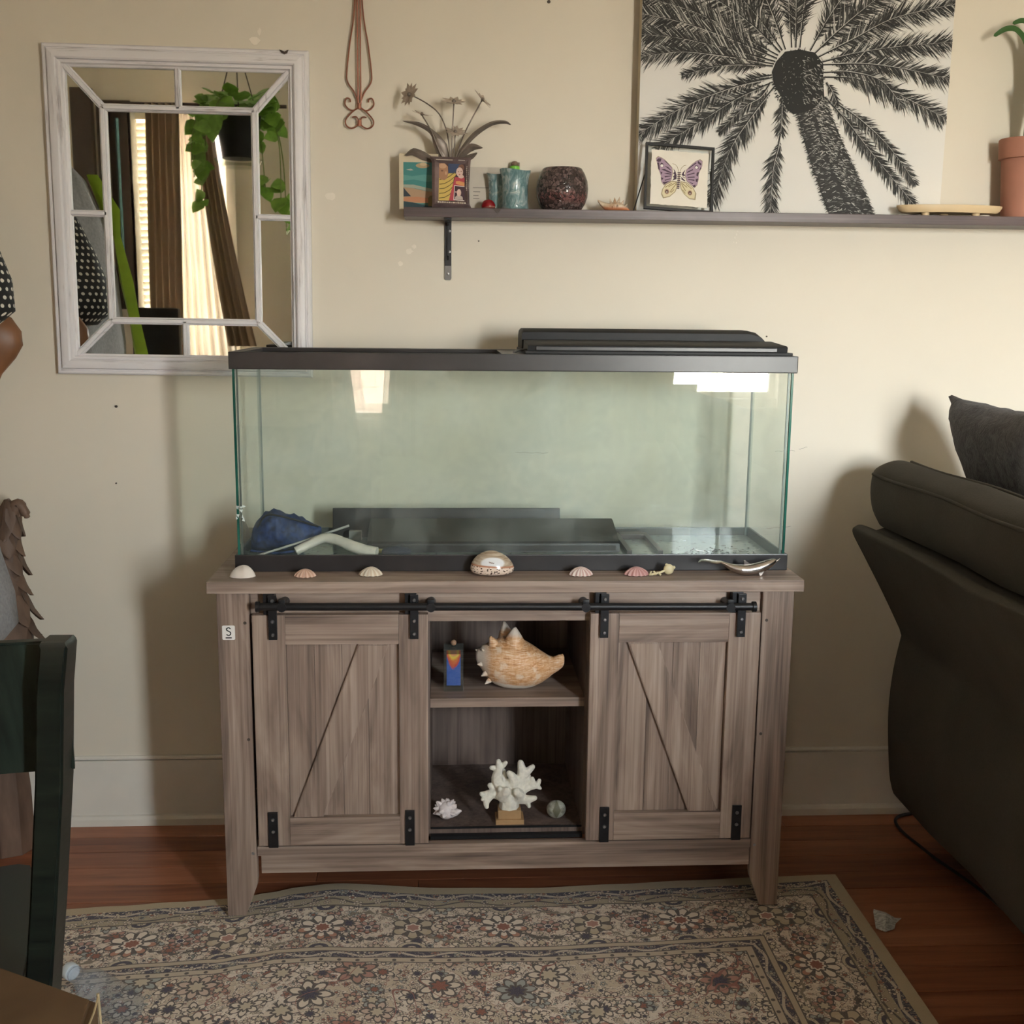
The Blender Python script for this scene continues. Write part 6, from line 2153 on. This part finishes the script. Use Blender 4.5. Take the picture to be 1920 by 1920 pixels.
def slat(z0, y0, z1, y1, xl, xr):
    bm = B()
    rings = []
    for i in range(13):
        t = i / 12
        x = xl + (xr - xl) * t
        c = .020 * math.sin(PI * t)
        rings.append([(x, y0 + c - .009, z0), (x, y0 + c + .009, z0), (x, y1 + c + .009, z1), (x, y1 + c - .009, z1)])
    loft(bm, rings); bmesh.ops.bevel(bm, geom=[e for e in bm.edges if abs(e.verts[0].co.x - e.verts[1].co.x) > .02], offset=.003, segments=2, affect='EDGES', clamp_overlap=True)
    return obj('back_slat', xform(bm, CRM), CHS, chair, 40)


slat(.806, -1.562, .9835, -1.620, XL + .010, XR - .022)
bm = B(); prism(bm, [(-.985, -1.500), (-.662, -1.500), (-.655, -1.250), (-.665, -1.090), (-.690, -1.075), (-1.010, -1.075), (-1.03, -1.10), (-1.03, -1.25)], XY, .430, .462, bev=.008); obj('seat', xform(bm, CRM), CHM, chair, 40)
for x in (-.690, -.985):
    post((x, -1.115, .0135), (x, -1.115, .4295), .036, .036, 'front_leg')
    bm = B(); box(bm, x - .010, x + .010, -1.495, -1.135, .20, .225, .003); obj('stretcher', xform(bm, CRM), CHM, chair, 40)
bm = B(); box(bm, -.965, -.685, -1.122, -1.105, .370, .4295, .002); obj('front_apron', xform(bm, CRM), CHM, chair, 40)

# cardboard box in the corner of the view, with pale frayed edges
k = M('brown_cardboard', (0.105, 0.060, 0.027), 0.8)
n_ = k.noise(k.co(), 14, 4)
k.base(k.ramp(n_, [(.3, (0.088, 0.048, 0.020)), (.7, (0.125, 0.072, 0.032))]))
CARD = k.m
FRAY = plain('frayed_paper_edge', (0.42, 0.33, 0.19), 0.8, bump=.5)
cb = thing('cardboard_box', 'tall brown cardboard box with frayed pale edges at the lower left corner', 'box', (-.60, -2.05, 0))
BX = Matrix.Translation((-.4365, -1.8960, 0)) @ Matrix.Rotation(R(6), 4, 'Z')
bm = B(); prism(bm, [(-.4365, -1.8960), (-.4365 - .878 * .40, -1.8960 + .479 * .40), (-.83, -2.10), (-.70, -2.27), (-.4365 + .1045 * .32, -1.8960 - .9945 * .32)], XY, .0135, .7300, bev=.006); obj('carton', bm, CARD, cb, 40)
bm = B(); tube(bm, [BX @ Vector((.0012, -.30 + .02 * i, .7285 + .0010 * math.sin(i * 3))) for i in range(16)], .0010, 6); tube(bm, [BX @ Vector((.0010 + .0012 * math.sin(i * 2.3), .0008, .733 - .03 * i)) for i in range(22)], .0014, 6); obj('frayed_edge', bm, FRAY, cb)

# plastic water bottle lying on the rug behind the box
BOT = clear('bottle_plastic', (.88, .91, .95), rough=.08, haze=.15, hazecol=(.78, .84, .92), streak=2)
k = M('white_cap', (0.60, 0.66, 0.70), 0.3); CAPM = k.m
wb = thing('water_bottle', 'clear plastic water bottle with a white cap lying on the rug behind the cardboard box', 'bottle', (-.80, -.83, .012))
WBM = Matrix.Translation((-.8700, -.7600, .0480)) @ Matrix.Rotation(math.atan2(-.075, .085), 4, 'Z') @ Matrix.Rotation(R(90), 4, 'Y')
bm = B(); lathe(bm, [(0, -.004), (.0155, -.004), (.0165, -.002), (.0165, .012), (.0155, .0135), (0, .0135)], (0, 0, 0), 28); obj('cap', xform(bm, WBM), CAPM, wb, 40)
bm = B(); lathe(bm, [(.0135, .014), (.0135, .020), (.0165, .021), (.0165, .0235), (.0135, .0245), (.0145, .034), (.024, .058), (.0325, .080), (.0340, .095), (.0325, .100), (.0340, .106), (.0340, .150), (.0325, .155), (.0340, .160), (.0340, .205), (.030, .2115), (0, .2115)], (0, 0, 0), 28); obj('body', xform(bm, WBM), BOT, wb, 40)

# ------------------------------------------------------------------ carved wooden stand against the wall at far left
k = M('carved_brown_wood', (0.12, 0.07, 0.045), 0.6)
n_ = k.noise(k.co('Object', (12, 12, 3), (0, 0, 0), True), 2, 4)
k.base(k.ramp(n_, [(.3, (0.070, 0.040, 0.026)), (.7, (0.165, 0.100, 0.068))]))
k.bump(n_, .3, .003)
CARV = k.m
tr = thing('carved_palm_stand', 'carved brown wooden trunk of overlapping pointed scales against the wall at the left edge', 'sculpture', (-1.20, -.13, 0))
axis = [(-1.225, .000), (-1.215, .20), (-1.195, .40), (-1.190, .56), (-1.188, .70), (-1.180, .80), (-1.165, .875)]


def ax(z):
    for (a, b), (c, d) in zip(axis[:-1], axis[1:]):
        if z <= d:
            return a + (c - a) * (z - b) / (d - b)
    return axis[-1][0]


bm = B(); lathe(bm, [(0, .0005), (.062, .0005), (.060, .16), (.054, .24), (0, .24)], (-1.222, -.13, 0), 8); obj('foot_block', bm, CARV, tr, 30)
bm = B(); tube(bm, [(ax(z), -.13, z) for z in (.2405, .40, .56, .70, .80, .862)], [.060, .060, .056, .040, .028, .010], 14); obj('core', bm, CARV, tr, 60)
rq = rn(12)
zs = [.345, .405, .465, .525, .585, .645, .70, .75, .80, .845]
for r_i, z in enumerate(zs):
    rad_ = .058 if z < .58 else .058 - (z - .58) * .14
    for i in range(6):
        th = 2 * PI * (i + .5 * (r_i % 2)) / 6 + rq.uniform(-.15, .15)
        o_ = Vector((math.cos(th), math.sin(th), 0)); s_ = Vector((-o_.y, o_.x, 0))
        c = Vector((ax(z), -.13, z))
        L = rq.uniform(.095, .125) * (1 if z < .7 else .8); w = .034 if z < .7 else .025
        bm = B()
        pr = [(-.0, .1, .25), (-.20, .7, .55), (-.48, 1.0, .78), (-.74, .72, 1.08), (-.92, .36, 1.42), (-1.0, .06, 1.62)]
        rings = []
        for dz, ww, dr in pr:
            m_ = c + Vector((0, 0, L * .55 + dz * L)) + o_ * rad_ * dr
            rings.append([m_ - s_ * w * ww, m_ + o_ * .010 * (ww + .15), m_ + s_ * w * ww, m_ - o_ * .008])
        loft(bm, rings); obj('scale', bm, CARV, tr, 60)
bm = B(); tube(bm, spline([(-1.163, -.13, .855), (-1.150, -.13, .885), (-1.140, -.13, .880), (-1.130, -.13, .862), (-1.127, -.13, .852)], 4), [.016] * 5 + [.014] * 4 + [.011] * 4 + [.007] * 3 + [.003], 10); obj('tip', bm, CARV, tr, 60)

# ------------------------------------------------------------------ coat tree just outside the left edge, its load seen here and in the mirror
ct = thing('coat_tree', 'dark wooden coat tree carrying the jackets and bags seen in the mirror', 'coat rack', (-1.36, -.62, 0))
bm = B(); lathe(bm, [(0, .0135), (.17, .0135), (.17, .025), (.03, .05), (.022, .10), (.022, 1.84), (.03, 1.86), (0, 1.885)], (-1.36, -.62, 0), 18); obj('pole', bm, DARKW, ct, 40)
for i in range(6):
    an = i * PI / 3 + .3
    c = Vector((-1.36, -.62, 1.72 - .04 * (i % 2))); d = Vector((math.cos(an), math.sin(an), 0))
    bm = B(); tube(bm, spline([c + d * .02, c + d * .09 + Vector((0, 0, .01)), c + d * .12 + Vector((0, 0, .06))], 5), .009, 8); obj('hook', bm, DARKW, ct, 40)


def cloth_body(sections, wob=.01, n=20, fold=5):
    """Loose cloth: (z, cx, cy, rx, ry) from top to hem."""
    rings = []
    for si, (z, cx_, cy_, rx, ry) in enumerate(sections):
        r_ = []
        for i in range(n):
            a = 2 * PI * i / n
            f = 1 + wob * math.sin(fold * a + si * .5) / max(rx, .03)
            r_.append((cx_ + rx * f * math.cos(a), cy_ + ry * f * math.sin(a), z))
        rings.append(r_)
    bm = B(); loft(bm, rings)
    uv_ = bm.loops.layers.uv.new('cloth')
    for f in bm.faces:
        c = f.calc_center_median()
        for lp in f.loops:
            p = lp.vert.co
            k_ = min(sections, key=lambda q_: abs(q_[0] - p.z))
            a = math.atan2((p.y - k_[2]) / k_[4], (p.x - k_[1]) / k_[3])
            a0 = math.atan2((c.y - k_[2]) / k_[4], (c.x - k_[1]) / k_[3])
            if a - a0 > PI: a -= 2 * PI
            if a - a0 < -PI: a += 2 * PI
            lp[uv_].uv = (a * .073, p.z)
    return bm


GREYF = plain('heather_grey_fleece', (0.30, 0.30, 0.315), 0.95, var=.16, nscale=120, bump=.4)
LIME = plain('lime_high_visibility', (0.36, 0.55, 0.03), 0.6, var=.08)
k = M('polka_dot_cloth', (0.01, 0.01, 0.01), 0.7)
_uv = k.t.nodes.new('ShaderNodeUVMap'); _uv.uv_map = 'cloth'
x, z, _y = k.xyz(_uv.outputs[0])
PP = .0175
row = ((z / PP).floor() * .5).frac()
gx, gz = (x / PP + row).frac() - .5, (z / PP).frac() - .5
k.base(k.mix((gx.pow(2.0) + gz.pow(2.0)).sqrt().sstep(.27, .20), (0.008, 0.008, 0.009), (0.66, 0.63, 0.56)))
POLKA = k.m
LEATH = plain('brown_leather', (0.20, 0.085, 0.035), 0.45, var=.2, nscale=14, bump=.3)
jk = thing('jacket', 'heather grey fleece jacket with lime green lining hanging at the left edge', 'jacket', (-1.2, -.55, .60))
sec = [(1.80, -1.300, -.70, .03, .05), (1.74, -1.275, -.74, .055, .11), (1.62, -1.245, -.76, .065, .16), (1.45, -1.215, -.74, .065, .19), (1.25, -1.190, -.68, .065, .23), (1.05, -1.175, -.60, .065, .26), (.86, -1.175, -.53, .065, .26), (.72, -1.145, -.50, .062, .24), (.650, -1.135, -.48, .060, .20), (.600, -1.165, -.48, .045, .16), (.592, -1.175, -.48, .02, .12)]
obj('shell', cloth_body(sec, .007, 26, 6), GREYF, jk, 70)
bm = B()
rings = []
for z, xx, yy_, w in ((1.76, -1.215, -.83, .020), (1.66, -1.180, -.88, .034), (1.58, -1.165, -.89, .014), (1.44, -1.145, -.90, .024), (1.32, -1.125, -.90, .020), (1.18, -1.110, -.92, .026), (1.00, -1.105, -.90, .020)):
    rings.append([(xx - w, yy_ - .012, z), (xx + w * .6, yy_ - .010 + .01 * math.sin(z * 30), z), (xx + w, yy_ + .008, z), (xx - w * .5, yy_ + .012, z)])
loft(bm, rings); obj('lining', bm, LIME, jk, 60, label='lime green lining edge')
bg = thing('polka_dot_bag', 'black bag with white polka dots hanging at the left edge above the brown leather bag', 'bag', (-1.16, -.36, 1.30))
sec = [(1.66, -1.19, -.37, .02, .02), (1.60, -1.180, -.365, .055, .045), (1.50, -1.155, -.36, .078, .065), (1.41, -1.125, -.36, .0800, .075), (1.345, -1.115, -.36, .074, .072), (1.308, -1.135, -.36, .050, .055), (1.300, -1.15, -.36, .02, .02)]
obj('pouch', cloth_body(sec, .003, 24, 5), POLKA, bg, 70)
bm = B(); tube(bm, spline([(-1.19, -.37, 1.65), (-1.23, -.44, 1.74), (-1.30, -.53, 1.775)], 6), .006, 8); obj('strap', bm, POLKA, bg, 60)
lb = thing('leather_bag', 'brown leather bag hanging below the polka dot bag at the left edge', 'bag', (-1.15, -.30, 1.17))
sec = [(1.350, -1.165, -.245, .035, .022), (1.330, -1.155, -.245, .062, .030), (1.300, -1.147, -.245, .0740, .034), (1.270, -1.145, -.245, .0740, .034), (1.240, -1.155, -.245, .066, .032), (1.205, -1.175, -.245, .055, .028), (1.150, -1.185, -.245, .040, .020), (1.145, -1.19, -.245, .01, .01)]
obj('body', cloth_body(sec, .003, 24, 4), LEATH, lb, 50)
bm = B(); tube(bm, spline([(-1.15, -.245, 1.358), (-1.22, -.30, 1.48), (-1.29, -.46, 1.66), (-1.32, -.53, 1.70)], 6), .005, 8); obj('strap', bm, LEATH, lb, 60)
